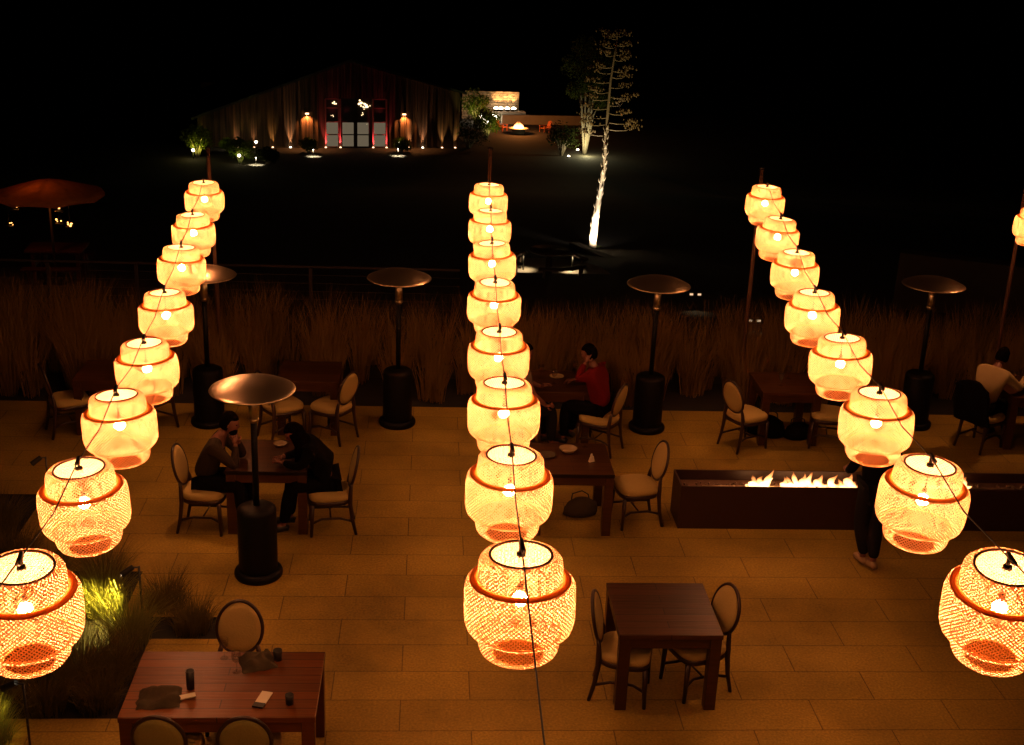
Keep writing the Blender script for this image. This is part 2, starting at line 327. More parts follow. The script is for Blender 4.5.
def make_lantern():
    root = empty('bamboo_lantern')
    mb = MB(); lattice(mb, cap_prof, 58, .0058, 8); mb.build('upper_tier', M['strip'], root)
    mb = MB(); lattice(mb, body_prof, 74, .0060, 18); mb.build('shade', M['strip'], root)
    mb = MB(); lattice(mb, low_prof, 56, .0058, 8); mb.build('lower_tier', M['strip'], root)
    mb = MB()   # open woven top: square grid of strips inside the dark rim
    r0 = .270 * W
    for ax in (0, 1):
        k = -14
        while k <= 14:
            o = k * .0145; k += 1
            if abs(o) >= r0: continue
            h = math.sqrt(r0 * r0 - o * o); wd = .0030; z = -.006 + (.0012 if ax else -.0012)
            q = [(-h, o - wd, z), (h, o - wd, z), (h, o + wd, z), (-h, o + wd, z)]
            if ax: q = [(y, x, zz) for x, y, zz in q]
            c, s_ = cos(.78), sin(.78); q = [(x * c - y * s_, x * s_ + y * c, zz) for x, y, zz in q]
            mb.add(q, [(0, 1, 2, 3)])
    mb.build('top_grille', M['grille'], root)
    mb = MB(); hoop(mb, .278 * W, -.003, .0065); mb.build('top_rim', M['darkhoop'], root)
    mb = MB(); hoop(mb, .450 * W, -.241 * W, .0048); mb.lathe([(.376 * W, -.232 * W), (.41 * W, -.227 * W), (.445 * W, -.232 * W), (.445 * W, -.242 * W), (.41 * W, -.237 * W), (.376 * W, -.240 * W)], 48, caps=False)
    mb.build('shoulder_hoop', M['hoop'], root)
    mb = MB(); hoop(mb, .235 * W, -.985 * W, .004); hoop(mb, .375 * W, -.752 * W, .003); mb.build('bottom_hoop', M['hoop'], root)
    mb = MB(); mb.tube([(0, 0, .03), (0, 0, -.15)], .004, 6); mb.tube([(0, 0, -.15), (0, 0, -.185)], .013, 10); mb.lathe([(.002, .012), (.02, .008), (.022, -.012), (.002, -.014)], 12)
    mb.build('socket', M['black'], root)
    mb = MB(); mb.lathe([(.001, -.185), (.013, -.188), (.026, -.200), (.034, -.217), (.033, -.233), (.020, -.248), (.001, -.253)], 10, caps=False)
    mb.build('bulb', M['bulb'], root)
    return root
words = ['nearest the camera', 'second from the near end', 'third from the near end', 'fourth from the near end', 'fifth from the near end', 'sixth from the near end', 'seventh from the near end', 'last before the far pole']
S = {'left': [(-1.781, 4.971, 3.383), (-1.951, 6.49, 3.175), (-2.12, 8.03, 3.024), (-2.278, 9.571, 2.88), (-2.439, 11.149, 2.838), (-2.589, 12.749, 2.859), (-2.764, 14.338, 2.844), (-2.913, 15.95, 2.897)],
     'middle': [(.425, 4.863, 3.524), (.476, 6.375, 3.34), (.522, 7.905, 3.206), (.565, 9.436, 3.075), (.603, 11.004, 3.045), (.641, 12.576, 3.025), (.696, 14.153, 3.024), (.742, 15.729, 3.017)],
     'right': [(2.574, 4.719, 3.554), (2.828, 6.219, 3.379), (3.077, 7.733, 3.242), (3.313, 9.26, 3.138), (3.545, 10.802, 3.073), (3.817, 12.36, 3.061), (4.059, 13.926, 3.068), (4.3, 15.514, 3.132)],
     'far right': [(7.88, 15.45, 2.95)]}
proto = make_lantern(); used = False; r2 = random.Random(3)
poles = {'left': ((-2.95, 16.95), (-3.02, 16.95), 3.28), 'middle': ((.8, 16.95), (.8, 16.95), 3.38), 'right': ((4.62, 16.95), (4.60, 16.95), 3.22), 'far right': ((8.45, 16.95), (8.42, 16.95), 3.35)}
for name, pts in S.items():
    for i, p in enumerate(pts):
        o = proto if not used else copy_tree(proto); used = True
        o.location = (p[0], p[1], p[2] + .5 * W + .018); o.rotation_euler = (R(r2.uniform(-2.5, 2.5)), R(r2.uniform(-2.5, 2.5)) + (R(5) if name == 'right' and i == 0 else R(-4) if name == 'left' and i < 2 else 0), r2.uniform(0, 6.28))
        lab = 'woven bamboo lantern glowing at the right edge of the picture, beside the far right pole' if name == 'far right' else 'woven bamboo lantern glowing on the %s string, %s' % (name, words[i])
        tag(o, lab, 'lantern', 'bamboo lanterns strung over the patio')
    # cable: lamp tops, a span to the pole behind and on towards the house
    tops = [V(p) + V((0, 0, .5 * W + .063)) for p in pts]; (bx, by), (tx, ty), hz = poles[name]
    path = []
    if name == 'far right': tops = [V((7.6, 4.6, 3.62)), V((7.7, 6.2, 3.45)), V((7.78, 8, 3.35)), V((7.87, 10, 3.28)), V((7.95, 12, 3.25)), V((8, 14, 3.26))] + tops
    a = tops[0]; d = (tops[0] - tops[1])
    xe = {'left': -1.2, 'middle': .36, 'right': 2.1, 'far right': 7.2}[name]
    path.append(V((xe - (.0), -1.0, a.z + 1.5)))
    mid = {'middle': V((.395, 3.33, 3.93))}.get(name, V((a.x + d.x * .9, a.y - 1.5, a.z + .28)))
    path += [mid]
    for j, t in enumerate(tops):
        path.append(t)
        if j + 1 < len(tops): path.append((t + tops[j + 1]) / 2 - V((0, 0, .055)))
    path.append(V((tx, ty, hz + .06)))
    mb = MB(); mb.tube(path, .0038, 6); cb = mb.build('light_cable', M['cord'])
    for t in tops[(0 if name != 'far right' else -1):]:
        m2 = MB(); m2.tube([t + V((0, .02, .012)), t + V((.004, -.05, -.004))], .013, 6); m2.tube([t, t - V((0, 0, .045))], .010, 6); m2.build('connector', M['black'], cb)
    tag(cb, 'black cable carrying the %s string of bamboo lanterns' % name, 'cable', 'cables over the patio')
    pr = empty('light_pole', (bx, by, -.1), 0, {'left': 'slim timber pole at the far end of the left lantern string', 'middle': 'slim timber pole rising behind the far end of the middle lantern string', 'right': 'slim timber pole at the far end of the right lantern string', 'far right': 'tall slim timber pole near the right edge of the picture'}[name], 'pole', 'poles behind the lantern strings')
    mb = MB(); mb.tube([(0, 0, 0), (tx - bx, 0, hz + .25)], [.032, .026], 10); mb.build('post', M['pole'], pr)
    mb = MB(); mb.tube([(tx - bx, -.05, hz + .16), (tx - bx, .05, hz + .16)], .014, 6); mb.build('bracket', M['black'], pr); MB().lathe([(.04, 0), (.04, .03)], 10, (tx - bx, 0, hz + .24)).build('post_cap', M['black'], pr)

# ------------------------------------------------------------------ chairs
def make_chair():
    root = empty('round_back_chair')
    mb = MB(); n = 28   # domed seat
    def outl(a, s=1.0):
        c, s_ = cos(a), sin(a); x = math.copysign(abs(c) ** .62, c) * .235; y = math.copysign(abs(s_) ** .62, s_) * (.235 + .018 * c)
        return x * s, y * s
    rings = [(1.0, .425), (1.02, .445), (1.0, .475), (.93, .492), (.7, .505), (.35, .51)]
    vs = []
    for s, z in rings:
        for i in range(n): x, y = outl(2 * pi * i / n, s); vs.append((x, y, z))
    fs = [(i * n + j, i * n + (j + 1) % n, (i + 1) * n + (j + 1) % n, (i + 1) * n + j) for i in range(len(rings) - 1) for j in range(n)] + [tuple(range(n))[::-1], tuple((len(rings) - 1) * n + j for j in range(n))]
    mb.add(vs, fs); mb.build('seat', M['linen'], root)
    mb = MB(); vs = []
    for s, z in ((1.0, .375), (1.0, .424)):
        for i in range(n): x, y = outl(2 * pi * i / n, s); vs.append((x, y, z))
    mb.add(vs, [(j, (j + 1) % n, n + (j + 1) % n, n + j) for j in range(n)] + [tuple(range(n))[::-1], tuple(range(n, 2 * n))])
    mb.build('seat_frame', M['chairwood'], root)
    rc = R(13); cx0, cz0 = -.268, .745
    def bk(y, u, off=0): return V((cx0 - sin(rc) * u + off * cos(rc), y, cz0 + cos(rc) * u + off * sin(rc)))
    mb = MB(); k = 32; pr_ = []
    for i in range(k):
        a = 2 * pi * i / k; wv = .192 - .012 * sin(a); pr_.append(bk(wv * cos(a), .228 * sin(a)))
    mb.tube(pr_, .0165, 8, True); mb.build('back_frame', M['chairwood'], root)
    mb = MB(); vs = []; ring = [(1, -.012), (1, .012), (.75, .022), (.4, .027)]
    allr = [(.4, -.027), (.75, -.022)] + ring
    for s, o_ in allr:
        for i in range(k): a = 2 * pi * i / k; vs.append(bk((.180 - .012 * sin(a)) * cos(a) * s, .216 * sin(a) * s, o_))
    L_ = len(allr); mb.add(vs, [(i * k + j, i * k + (j + 1) % k, (i + 1) * k + (j + 1) % k, (i + 1) * k + j) for i in range(L_ - 1) for j in range(k)] + [tuple(range(k))[::-1], tuple((L_ - 1) * k + j for j in range(k))])
    mb.build('backrest', M['linen'], root)
    for sy in (-1, 1):
        mb = MB(); mb.tube([(.20, sy * .195, .38), (.205, sy * .198, .2), (.215, sy * .205, 0)], [.026, .022, .017], 8); mb.build('leg', M['chairwood'], root)
        q = bk(sy * .148, -.150)
        mb = MB(); mb.tube([q, bk(sy * .160, -.20), (-.215, sy * .178, .45), (-.215, sy * .18, .36), (-.235, sy * .185, .18), (-.275, sy * .195, 0)], [.016, .021, .026, .025, .021, .017], 8); mb.build('leg', M['chairwood'], root)
        mb = MB(); mb.tube([(.205, sy * .197, .16), (.1, sy * .15, .185), (-.1, sy * .15, .185), (-.235, sy * .183, .16)], .014, 6); mb.build('stretcher', M['chairwood'], root)
    mb = MB(); mb.tube([(0.0, -.148, .186), (0.0, .148, .186)], .010, 6); mb.build('stretcher', M['chairwood'], root)
    return root
chair = make_chair(); cused = [False]
def put_chair(x, y, deg, label):
    o = chair if not cused[0] else copy_tree(chair); cused[0] = True
    o.location = (x, y, 0); o.rotation_euler = (0, 0, R(deg)); return tag(o, label, 'chair', 'round-backed dining chairs on the patio')
put_chair(-1.56, 8.95, -92, 'round-back chair on the far side of the red-brown table, facing the camera')
near1 = put_chair(-1.90, 7.96, 88, 'chair with olive back at the near side of the red-brown table, left of two')
near2 = put_chair(-1.30, 7.95, 92, 'chair with olive back at the near side of the red-brown table, right of two')
for c in (near1, near2):
    for ch in c.children:
        if ch.name.startswith('backrest'): ch.data = ch.data.copy(); ch.data.materials[0] = M['linen_green']; ch['label'] = 'olive green fabric backrest'
put_chair(1.78, 9.36, -14, 'round-back chair tucked in at the left of the empty dark square table')
put_chair(2.44, 9.46, 200, 'round-back chair at the right of the empty dark square table, turned slightly')
put_chair(2.40, 12.76, 191, 'empty chair with lit cream seat between the dark table and the fire pit')
put_chair(-2.42, 12.52, -6, 'chair under the bearded person in grey at the left table')
put_chair(-1.06, 12.52, 187, 'chair under the person in black leaning over the left table')
put_chair(-1.88, 15.12, 35, 'empty chair behind the near heater, its seat showing under the heater disc')
put_chair(-1.24, 15.12, 147, 'empty chair with leaning oval back, left of the second heater at the grass edge')
put_chair(-4.62, 15.2, 28, 'empty chair farthest left at the back of the patio')
put_chair(-3.62, 15.35, 150, 'empty chair mostly hidden behind the left lantern string at the back of the patio')
put_chair(2.24, 14.85, 148, 'chair under the person in the red sweater')
put_chair(1.18, 14.75, 20, 'chair mostly hidden behind the middle string, under the person in a grey T-shirt')
put_chair(4.22, 15.02, 28, 'empty chair with oval back left of the table behind the fire pit')
put_chair(5.36, 15.1, 165, 'empty chair half hidden by a lantern, right of the table behind the fire pit')
put_chair(7.50, 15.12, 35, 'chair with a black jacket over its back near the right edge')

# ------------------------------------------------------------------ tables
def table(x, y, wx, wy, m, label, h=.76, leg=.10):
    root = empty('dining_table', (x, y, 0), 0, label, 'table', 'wooden dining tables on the patio')
    MB().box((0, 0, h - .0225), (wx, wy, .045)).build('tabletop', m, root, False, bevel=.004)
    mb = MB(); a = .10
    for s in (-1, 1):
        mb.box((0, s * (wy / 2 - .035), h - .045 - a / 2), (wx - 2 * leg - .004, .022, a)); mb.box((s * (wx / 2 - .035), 0, h - .045 - a / 2), (.022, wy - 2 * leg - .004, a))
    mb.build('apron', M['table_dark'] if m is M['table_dark'] else m, root, False)
    for sx in (-1, 1):
        for sy in (-1, 1):
            MB().box((sx * (wx / 2 - leg / 2 - .006), sy * (wy / 2 - leg / 2 - .006), (h - .046) / 2), (leg, leg, h - .046)).build('leg', m, root, False, bevel=.004)
    return root
table(2.12, 9.53, .90, .90, M['table_dark'], 'empty dark square wooden table with two chairs in front of the fire pit')
table(-1.53, 8.37, 1.46, .90, M['table_red'], 'red-brown wooden table with napkins and cups at the lower left')
table(1.63, 12.80, .90, .88, M['table_dark'], 'dark square table left of the fire pit, half hidden by the middle lanterns')
table(-1.73, 12.78, .88, .88, M['table_dark'], 'dark table between the bearded person and the person in black')
table(-1.56, 15.55, .8, .8, M['table_dark'], 'dark table at the grass edge between two empty chairs, left of the second heater')
table(-4.12, 15.45, .8, .8, M['table_dark'], 'dark table at the back left of the patio behind the left lanterns')
table(1.72, 15.32, .82, .82, M['table_dark'], 'dark table with glasses beside the person in the red sweater')
table(4.82, 15.42, .8, .8, M['table_dark'], 'dark table at the grass edge behind the fire pit with a bag beneath')
table(8.22, 15.42, .85, .85, M['table_dark'], 'dark table at the right edge beside the person in the cream shirt')

# ------------------------------------------------------------------ patio heaters
def make_heater():
    root = empty('patio_heater')
    MB().lathe([(.235, 0), (.247, .02), (.247, .05), (.235, .075), (.21, .085)], 32).build('base_ring', M['heater'], root)
    MB().lathe([(.195, .08), (.198, .1), (.198, .74), (.19, .765), (.15, .79), (.06, .80)], 32).build('tank_housing', M['heater'], root)
    MB().lathe([(.032, .79), (.032, 1.74)], 14).build('pole', M['heater'], root)
    mb = MB(); mb.lathe([(.036, 1.70), (.055, 1.73), (.055, 1.745)], 18); mb.lathe([(.048, 1.745), (.048, 1.985)], 20); mb.build('burner', M['burner'], root)
    mb = MB(); mb.lathe([(.056, 1.985), (.06, 2.0), (.02, 2.05)], 18)
    for k in range(3): a = 2.1 * k + .4; mb.tube([(.05 * cos(a), .05 * sin(a), 1.99), (.11 * cos(a), .11 * sin(a), 2.075)], .006, 6)
    mb.build('cap', M['heater'], root)
    mb = MB(); pr = []
    for i in range(14): r = .415 * i / 13; pr.append((max(r, .001), 2.155 - .10 * (r / .415) ** 2.2))
    pr += [(.420, 2.047), (.416, 2.043), (.40, 2.05)]
    for i in range(12, -1, -1): r = .40 * i / 13; pr.append((max(r, .001), 2.149 - .10 * (r / .415) ** 2.2))
    mb.lathe(pr, 48, caps=False); mb.build('reflector', M['steel'], root)
    mb = MB(); mb.ball((.12, -.12, 2.052), .022, 8); mb.build('wing_nut', M['steel'], root)
    return root
ht = make_heater()
for i, (x, y, rz, tx, lb) in enumerate([(-1.71, 11.45, 0, 0, 'tall patio heater with steel disc nearest the camera, in front of the left table'), (-.405, 15.62, 1, .4, 'patio heater at the grass edge left of the middle lanterns'),
        (3.0, 15.56, 2, .3, 'patio heater at the grass edge right of the person in red'), (6.85, 15.84, 4, .6, 'patio heater at the grass edge near the right side'), (-2.9, 15.55, 5, 0, 'patio heater at the grass edge partly hidden by the left lanterns')]):
    o = ht if i == 0 else copy_tree(ht); o.location = (x, y, 0); o.rotation_euler = (R(tx), 0, rz * .9); tag(o, lb, 'patio heater', 'patio heaters')

# ------------------------------------------------------------------ fire pit
fp = empty('fire_pit', (5.03, 12.81, 0), 0, 'long low bronze steel fire pit with flames along its trough', 'fire pit')
Lx, Ly, Hh, t = 4.30, .47, .53, .02
mb = MB()
mb.box((0, -Ly / 2 + t / 2, Hh / 2), (Lx, t, Hh)); mb.box((0, Ly / 2 - t / 2, Hh / 2), (Lx, t, Hh)); mb.box((-Lx / 2 + t / 2, 0, Hh / 2), (t, Ly - 2 * t - .002, Hh)); mb.box((Lx / 2 - t / 2, 0, Hh / 2), (t, Ly - 2 * t - .002, Hh))
mb.build('housing', M['pit'], fp, False)
MB().box((0, 0, Hh - .13), (Lx - 2 * t - .004, Ly - 2 * t - .004, .02)).build('tray', M['pit_in'], fp, False)
mb = MB(); rr = random.Random(5)
for k in range(420):
    a = rr.uniform(-Lx / 2 + .1, Lx / 2 - .1); b = rr.uniform(-.12, .12); q = rr.uniform(.012, .026); mb.box((a, b, Hh - .115 + q * .3), (q, q, q), rr.uniform(0, 3), rx=rr.uniform(0, 3))
tag(mb.build('fire_glass', M['glassrock'], fp, False), kind='stuff')
MB().tube([(-Lx / 2 + .3, 0, Hh - .10), (Lx / 2 - .3, 0, Hh - .10)], .012, 8).build('burner_pipe', M['steel'], fp)
def flame(x, y, h, r, seed, lean):
    q = random.Random(seed); pts = []; rad = []
    for i in range(10):
        u = i / 9; pts.append((x + lean * h * u * u + .02 * sin(seed + 5 * u) * u, y + .012 * sin(seed * 2 + 6 * u) * u, Hh - .11 + h * u)); rad.append(max(.001, r * (1 - u) ** .8 * (1.0 + .25 * sin(seed + 9 * u)) * (.7 + .5 * min(1, u * 4))))
    return pts, rad
fx = []
for x0, x1, hm in ((-1.26, -1.08, .20), (-.90, -.62, .22), (-.62, -.02, .15), (.36, .66, .17), (.80, 1.30, .18)):
    x = x0
    while x <= x1:
        fx.append((x, hm * rng.uniform(.25, .95) * (1 if rng.random() > .12 else 1.6))); x += rng.uniform(.035, .085)
for k, (x, h) in enumerate(fx):
    mb = MB(); pts, rad = flame(x, -.10 + .16 * rng.random(), h * .8 + .05, .046 + .03 * rng.random(), k * 1.7, rng.uniform(-.4, .4)); mb.tube(pts, rad, 9)
    pts, rad = flame(x + rng.uniform(-.05, .05), -.08 + .06 * rng.random(), h * .4 + .02, .060, k * 2.3, rng.uniform(-.9, .9)); mb.tube(pts, rad, 8)
    mb.build('flame', M['flame'], fp)

# ------------------------------------------------------------------ things on the tables
def glass_at(x, y, z, label, fill=False):
    r = empty('wine_glass', (x, y, z), 0, label, 'glass', 'glasses on the patio tables')
    MB().lathe([(.001, .002), (.034, .002), (.034, .005), (.005, .008), (.004, .08), (.012, .088), (.034, .115), (.040, .145), (.034, .19), (.032, .19), (.037, .145), (.031, .118), (.010, .094), (.001, .092)], 20, caps=False).build('bowl', M['glass'], r)
    if fill: MB().lathe([(.001, .096), (.010, .097), (.029, .119), (.036, .14), (.001, .14)], 16, caps=False).build('drink', M['drink'], r)
    return r
T = .7605
glass_at(-1.47, 8.52, T, 'clear wine glass standing left of centre on the red-brown table')
glass_at(-1.60, 8.72, T, 'clear wine glass near the crumpled napkin on the red-brown table')
def napkin(x, y, rz, label, sx=.20, sy=.16, seed=1, m='napkin'):
    n = 14; mb = MB(); vs = []
    for lay in (0, 1):
        for i in range(n):
            for j in range(n):
                u = i / (n - 1) * 2 - 1; v = j / (n - 1) * 2 - 1; e = max(abs(u), abs(v))
                h = (.012 + .10 * (noise.noise(V((u * 1.6 + seed, v * 1.6, seed))) + .45)) * (1 - e ** 4) if not lay else 0
                vs.append((u * sx * (1 + .15 * noise.noise(V((v * 2, seed, 0)))), v * sy * (1 + .2 * noise.noise(V((u * 2, 0, seed)))), max(.002, h) if not lay else 0))
    q = n * n
    fs = [(i * n + j, (i + 1) * n + j, (i + 1) * n + j + 1, i * n + j + 1) for i in range(n - 1) for j in range(n - 1)]
    fs += [tuple(k + q for k in f[::-1]) for f in fs]
    mb.add(vs, fs); o = mb.build('napkin', M[m], None, True, (x, y, T)); o.rotation_euler = (0, 0, rz); return tag(o, label, 'napkin', 'cloth napkins')
napkin(-1.33, 8.66, .35, 'crumpled charcoal napkin at the far edge of the red-brown table', .135, .13, 3)
napkin(-2.0, 8.16, .1, 'charcoal napkin spread at the near left of the red-brown table', .16, .13, 8)
def cup(x, y, z, label, r_=.034, h=.085, m='black'):
    r = empty('tumbler', (x, y, z), 0, label, 'cup', 'dark cups on the red-brown table'); MB().lathe([(.001, .001), (r_ * .85, .001), (r_, h), (r_ - .003, h), (r_ * .8, .006), (.001, .006)], 20, caps=False).build('cup', M[m], r); return r
cup(-1.17, 8.70, T, 'short black cup beside the crumpled napkin at the far table edge', .038, .09)
cup(-1.01, 8.10, T, 'small black cup alone at the right of the red-brown table', .034, .08)
cup(-1.79, 8.30, T, 'tall black tumbler standing beside the near left napkin', .034, .16)
ph = empty('folded_card', (-1.22, 8.14, T), R(-14), 'cream folded card with a dark end lying on the red-brown table', 'card')
MB().box((0, .03, .006), (.085, .15, .010)).build('card', M['paper'], ph, False); MB().box((0, -.075, .008), (.086, .055, .014)).build('clasp', M['black'], ph, False)
cd2 = MB().box((0, 0, .004), (.14, .055, .008)).build('card', M['paper'], None, False, (-1.80, 8.17, T + .012)); cd2.rotation_euler = (0, R(-3), .3); tag(cd2, 'small cream card lying on the near left charcoal napkin', 'card')
def dish(x, y, r_, h, label, m='ceramic'):
    o = MB().lathe([(.001, .002), (r_ * .6, .002), (r_, h), (r_ - .006, h), (r_ * .55, .010), (.001, .010)], 28, caps=False).build('dish', M[m], None, True, (x, y, T)); return tag(o, label, 'dish', 'dishes on the patio tables')
dish(1.62, 12.98, .105, .05, 'round cream dish on the dark table left of the fire pit')
dish(1.36, 12.86, .11, .02, 'dark plate behind the lanterns on the table left of the fire pit', 'napkin')
glass_at(1.83, 13.12, T, 'wine glass at the far edge of the dark table left of the fire pit')
napkin(1.86, 12.72, .5, 'small pale scrap of napkin on the dark table left of the fire pit', .035, .02, 5, 'paper')
dish(-1.38, 12.84, .085, .06, 'small bowl of food in front of the person in black')
dish(-1.66, 13.06, .08, .03, 'small cream saucer at the far side of the left couple table')
glass_at(-1.37, 13.02, T, 'amber drink in a glass in front of the person in black', True)
for x, y, l, fl in ((1.50, 15.42, 'wine glass at the left of the table beside the person in red', True), (1.66, 15.24, 'wine glass in the middle of the table beside the person in red', False), (1.98, 15.62, 'tall wine glass at the far right corner of the table beside the person in red', True)): glass_at(x, y, T, l, fl)
dish(1.72, 15.48, .10, .02, 'pale plate on the table beside the person in red')
glass_at(8.02, 15.5, T, 'wine glass on the table at the right edge, nearer the person in cream', True); glass_at(8.2, 15.62, T, 'wine glass on the far side of the table at the right edge')
glass_at(4.9, 15.58, T, 'wine glass on the far side of the table behind the fire pit'); glass_at(4.72, 15.3, T, 'wine glass at the near side of the table behind the fire pit')
def bag(x, y, rz, s, label, m='napkin'):
    r = empty('soft_bag', (x, y, 0), rz, label, 'bag', 'bags on the patio floor')
    mb = MB(); n = 18; rows = [(0.001, .004), (.75, .004), (1.0, .10), (.98, .38), (.80, .72), (.42, .96), (.001, 1.0)]; vs = []
    for a, z in rows:
        for i in range(n):
            t = 2 * pi * i / n; k = 1 + .16 * noise.noise(V((cos(t) * 1.5, sin(t) * 1.5, z * 3 + x))); vs.append((a * .22 * s * k * cos(t), a * .13 * s * k * sin(t), z * .22 * s))
    mb.add(vs, [(i * n + j, i * n + (j + 1) % n, (i + 1) * n + (j + 1) % n, (i + 1) * n + j) for i in range(len(rows) - 1) for j in range(n)])
    mb.build('body', M[m], r); MB().tube([(-.12 * s, .03, .15 * s), (-.10 * s, .05, .26 * s), (.02, .05, .29 * s), (.10 * s, .04, .24 * s), (.12 * s, .03, .14 * s)], .008, 6).build('strap', M['black'], r); return r
bag(1.80, 12.92, .2, .95, 'dark slouched bag on the floor under the dark table left of the fire pit')
bag(4.62, 15.42, -.4, 1.3, 'black bag on the floor under the left of the table behind the fire pit', 'black_cloth')
bag(5.05, 15.32, .3, 1.0, 'black bag on the floor under the right of the table behind the fire pit', 'black_cloth')

# ------------------------------------------------------------------ people
def skin_mesh(nodes, edges, root, lvl=2, sq=None):
    """nodes {name:(pos, r)}; returns verts, faces of a skinned, smoothed surface"""
    ks = list(nodes); me = bpy.data.meshes.new('tmp'); me.from_pydata([nodes[k][0] for k in ks], [(ks.index(a), ks.index(b)) for a, b in edges], [])
    o = bpy.data.objects.new('tmp', me); COL.objects.link(o)
    o.modifiers.new('s', 'SKIN'); sm = o.modifiers.new('d', 'SUBSURF'); sm.levels = lvl; sm.render_levels = lvl
    if not me.skin_vertices: me.attributes  # layer made by the modifier
    for i, k in enumerate(ks):
        r = nodes[k][1]; r = r if isinstance(r, tuple) else (r, r)
        me.skin_vertices[0].data[i].radius = r; me.skin_vertices[0].data[i].use_root = (k == root)
    dg = bpy.context.evaluated_depsgraph_get(); dg.update(); ev = o.evaluated_get(dg); m2 = ev.to_mesh()
    vs = [tuple(v.co) for v in m2.vertices]; fs = [tuple(p.vertices) for p in m2.polygons]; ev.to_mesh_clear()
    bpy.data.objects.remove(o); bpy.data.meshes.remove(me); return vs, fs
def head(mb, c, yaw, pitch, roll=0, s=1.0, mi=(0, 1, 2)):
    mt = Matrix.Rotation(yaw, 3, 'Z') @ Matrix.Rotation(pitch, 3, 'Y') @ Matrix.Rotation(roll, 3, 'X'); c = V(c); vs = []; n = 24; m = 18
    for i in range(m + 1):
        ph = pi * i / m; z = -cos(ph)
        for j in range(n):
            a = 2 * pi * j / n; x = sin(ph) * cos(a); y = sin(ph) * sin(a)
            wj = 1 - .28 * max(0, -z) ** 1.3; X = x * .098 * (1 - .12 * max(0, -z)); Y = y * .076 * wj; Z = z * .118
            if x > .75 and abs(y) < .22 and -.45 < z < .12: X += .022 * (1 - abs(y) / .22) * (1 - abs(z + .2) / .33)
            if x > .6 and abs(abs(y) - .32) < .2 and abs(z - .05) < .12: X -= .007
            if x > .6 and z < -.75: X += .010
            vs.append(c + mt @ V((X * s, Y * s, Z * s)))
    mb.add(vs, [(i * n + j, i * n + (j + 1) % n, (i + 1) * n + (j + 1) % n, (i + 1) * n + j) for i in range(m) for j in range(n)], mi[0])
    for sy in (-1, 1):
        mb.ball(c + mt @ (V((.080, sy * .030, .006)) * s), .010 * s, 8, mi=mi[1]); mb.ball(c + mt @ (V((-.005, sy * .076, -.005)) * s), .024 * s, 8, sx=.7, sy=.35, sz=1.1, mi=mi[0])
    mb.tube([c + mt @ (V((.083, y, -.055)) * s) for y in (-.022, 0, .022)], [.003, .006, .003], 6, mi=mi[2])
    return mt
def hair(parent, c, mt, s=1.0, long=False, beard=False, bun=False):
    mb = MB(); n = 24; m = 14; vs = []; c = V(c)
    for i in range(m + 1):
        ph = pi * i / m
        for j in range(n):
            a = 2 * pi * j / n; x, y, z = sin(ph) * cos(a), sin(ph) * sin(a), -cos(ph)
            k = 1.10 + .05 * noise.noise(V((x * 4, y * 4, z * 4)))
            front = x > .25
            lim = .42 if front else (-.55 if x < 0 else -.15)
            zz = max(z, lim); sc_ = 1 if z >= lim else .86
            vs.append(c + mt @ V(((x * .100 * k * sc_ - .008) * s, y * .080 * k * sc_ * s, (zz * .122 * k + .004) * s)))
    mb.add(vs, [(i * n + j, i * n + (j + 1) % n, (i + 1) * n + (j + 1) % n, (i + 1) * n + j) for i in range(m) for j in range(n)])
    if bun: mb.ball(c + mt @ V((-.10 * s, 0, .04)), .042, 10)
    if long:
        for k in range(26):
            a = R(70 + 220 * k / 25); p0 = c + mt @ V((.085 * cos(a), .075 * sin(a), .03)); p1 = c + mt @ V((.10 * cos(a), .09 * sin(a), -.12)); p2 = p1 + V((.02 * cos(k), .02 * sin(k), -.20))
            mb.tube([p0, p1, p2], [.020, .026, .010], 6)
    if beard: mb.ball(c + mt @ V((.050, 0, -.085)), .052, 12, sx=.95, sy=1.0, sz=.95)
    mb.build('hair', M['hair'], parent)
def hand(mb, wr, dirv, side, curl=.5, mi=0):
    """palm and five unequal bent fingers growing from the wrist"""
    wr = V(wr); d = V(dirv).normalized(); up = V(side).normalized(); up = (up - d * up.dot(d)).normalized(); lat = d.cross(up)
    mb.tube([wr - d * .02, wr + d * .03, wr + d * .065, wr + d * .088], [.026, .034, .038, .030], 10, mi=mi, sq=.5)
    for k, ln in enumerate((.066, .076, .070, .054)):
        b = wr + d * .075 + lat * (.026 - .0175 * k); p1 = b + (d * cos(curl * .5) - up * sin(curl * .5)) * ln * .45; p2 = p1 + (d * cos(curl) - up * sin(curl)) * ln * .32; p3 = p2 + (d * cos(curl * 1.6) - up * sin(curl * 1.6)) * ln * .25
        mb.tube([b, p1, p2, p3], [.0095, .009, .008, .006], 6, mi=mi)
    b = wr + d * .02 + lat * .026; mb.tube([b, b + (d * .6 + lat * .8).normalized() * .035 - up * .006, b + (d * .85 + lat * .5).normalized() * .062 - up * .014], [.013, .011, .007], 6, mi=mi)
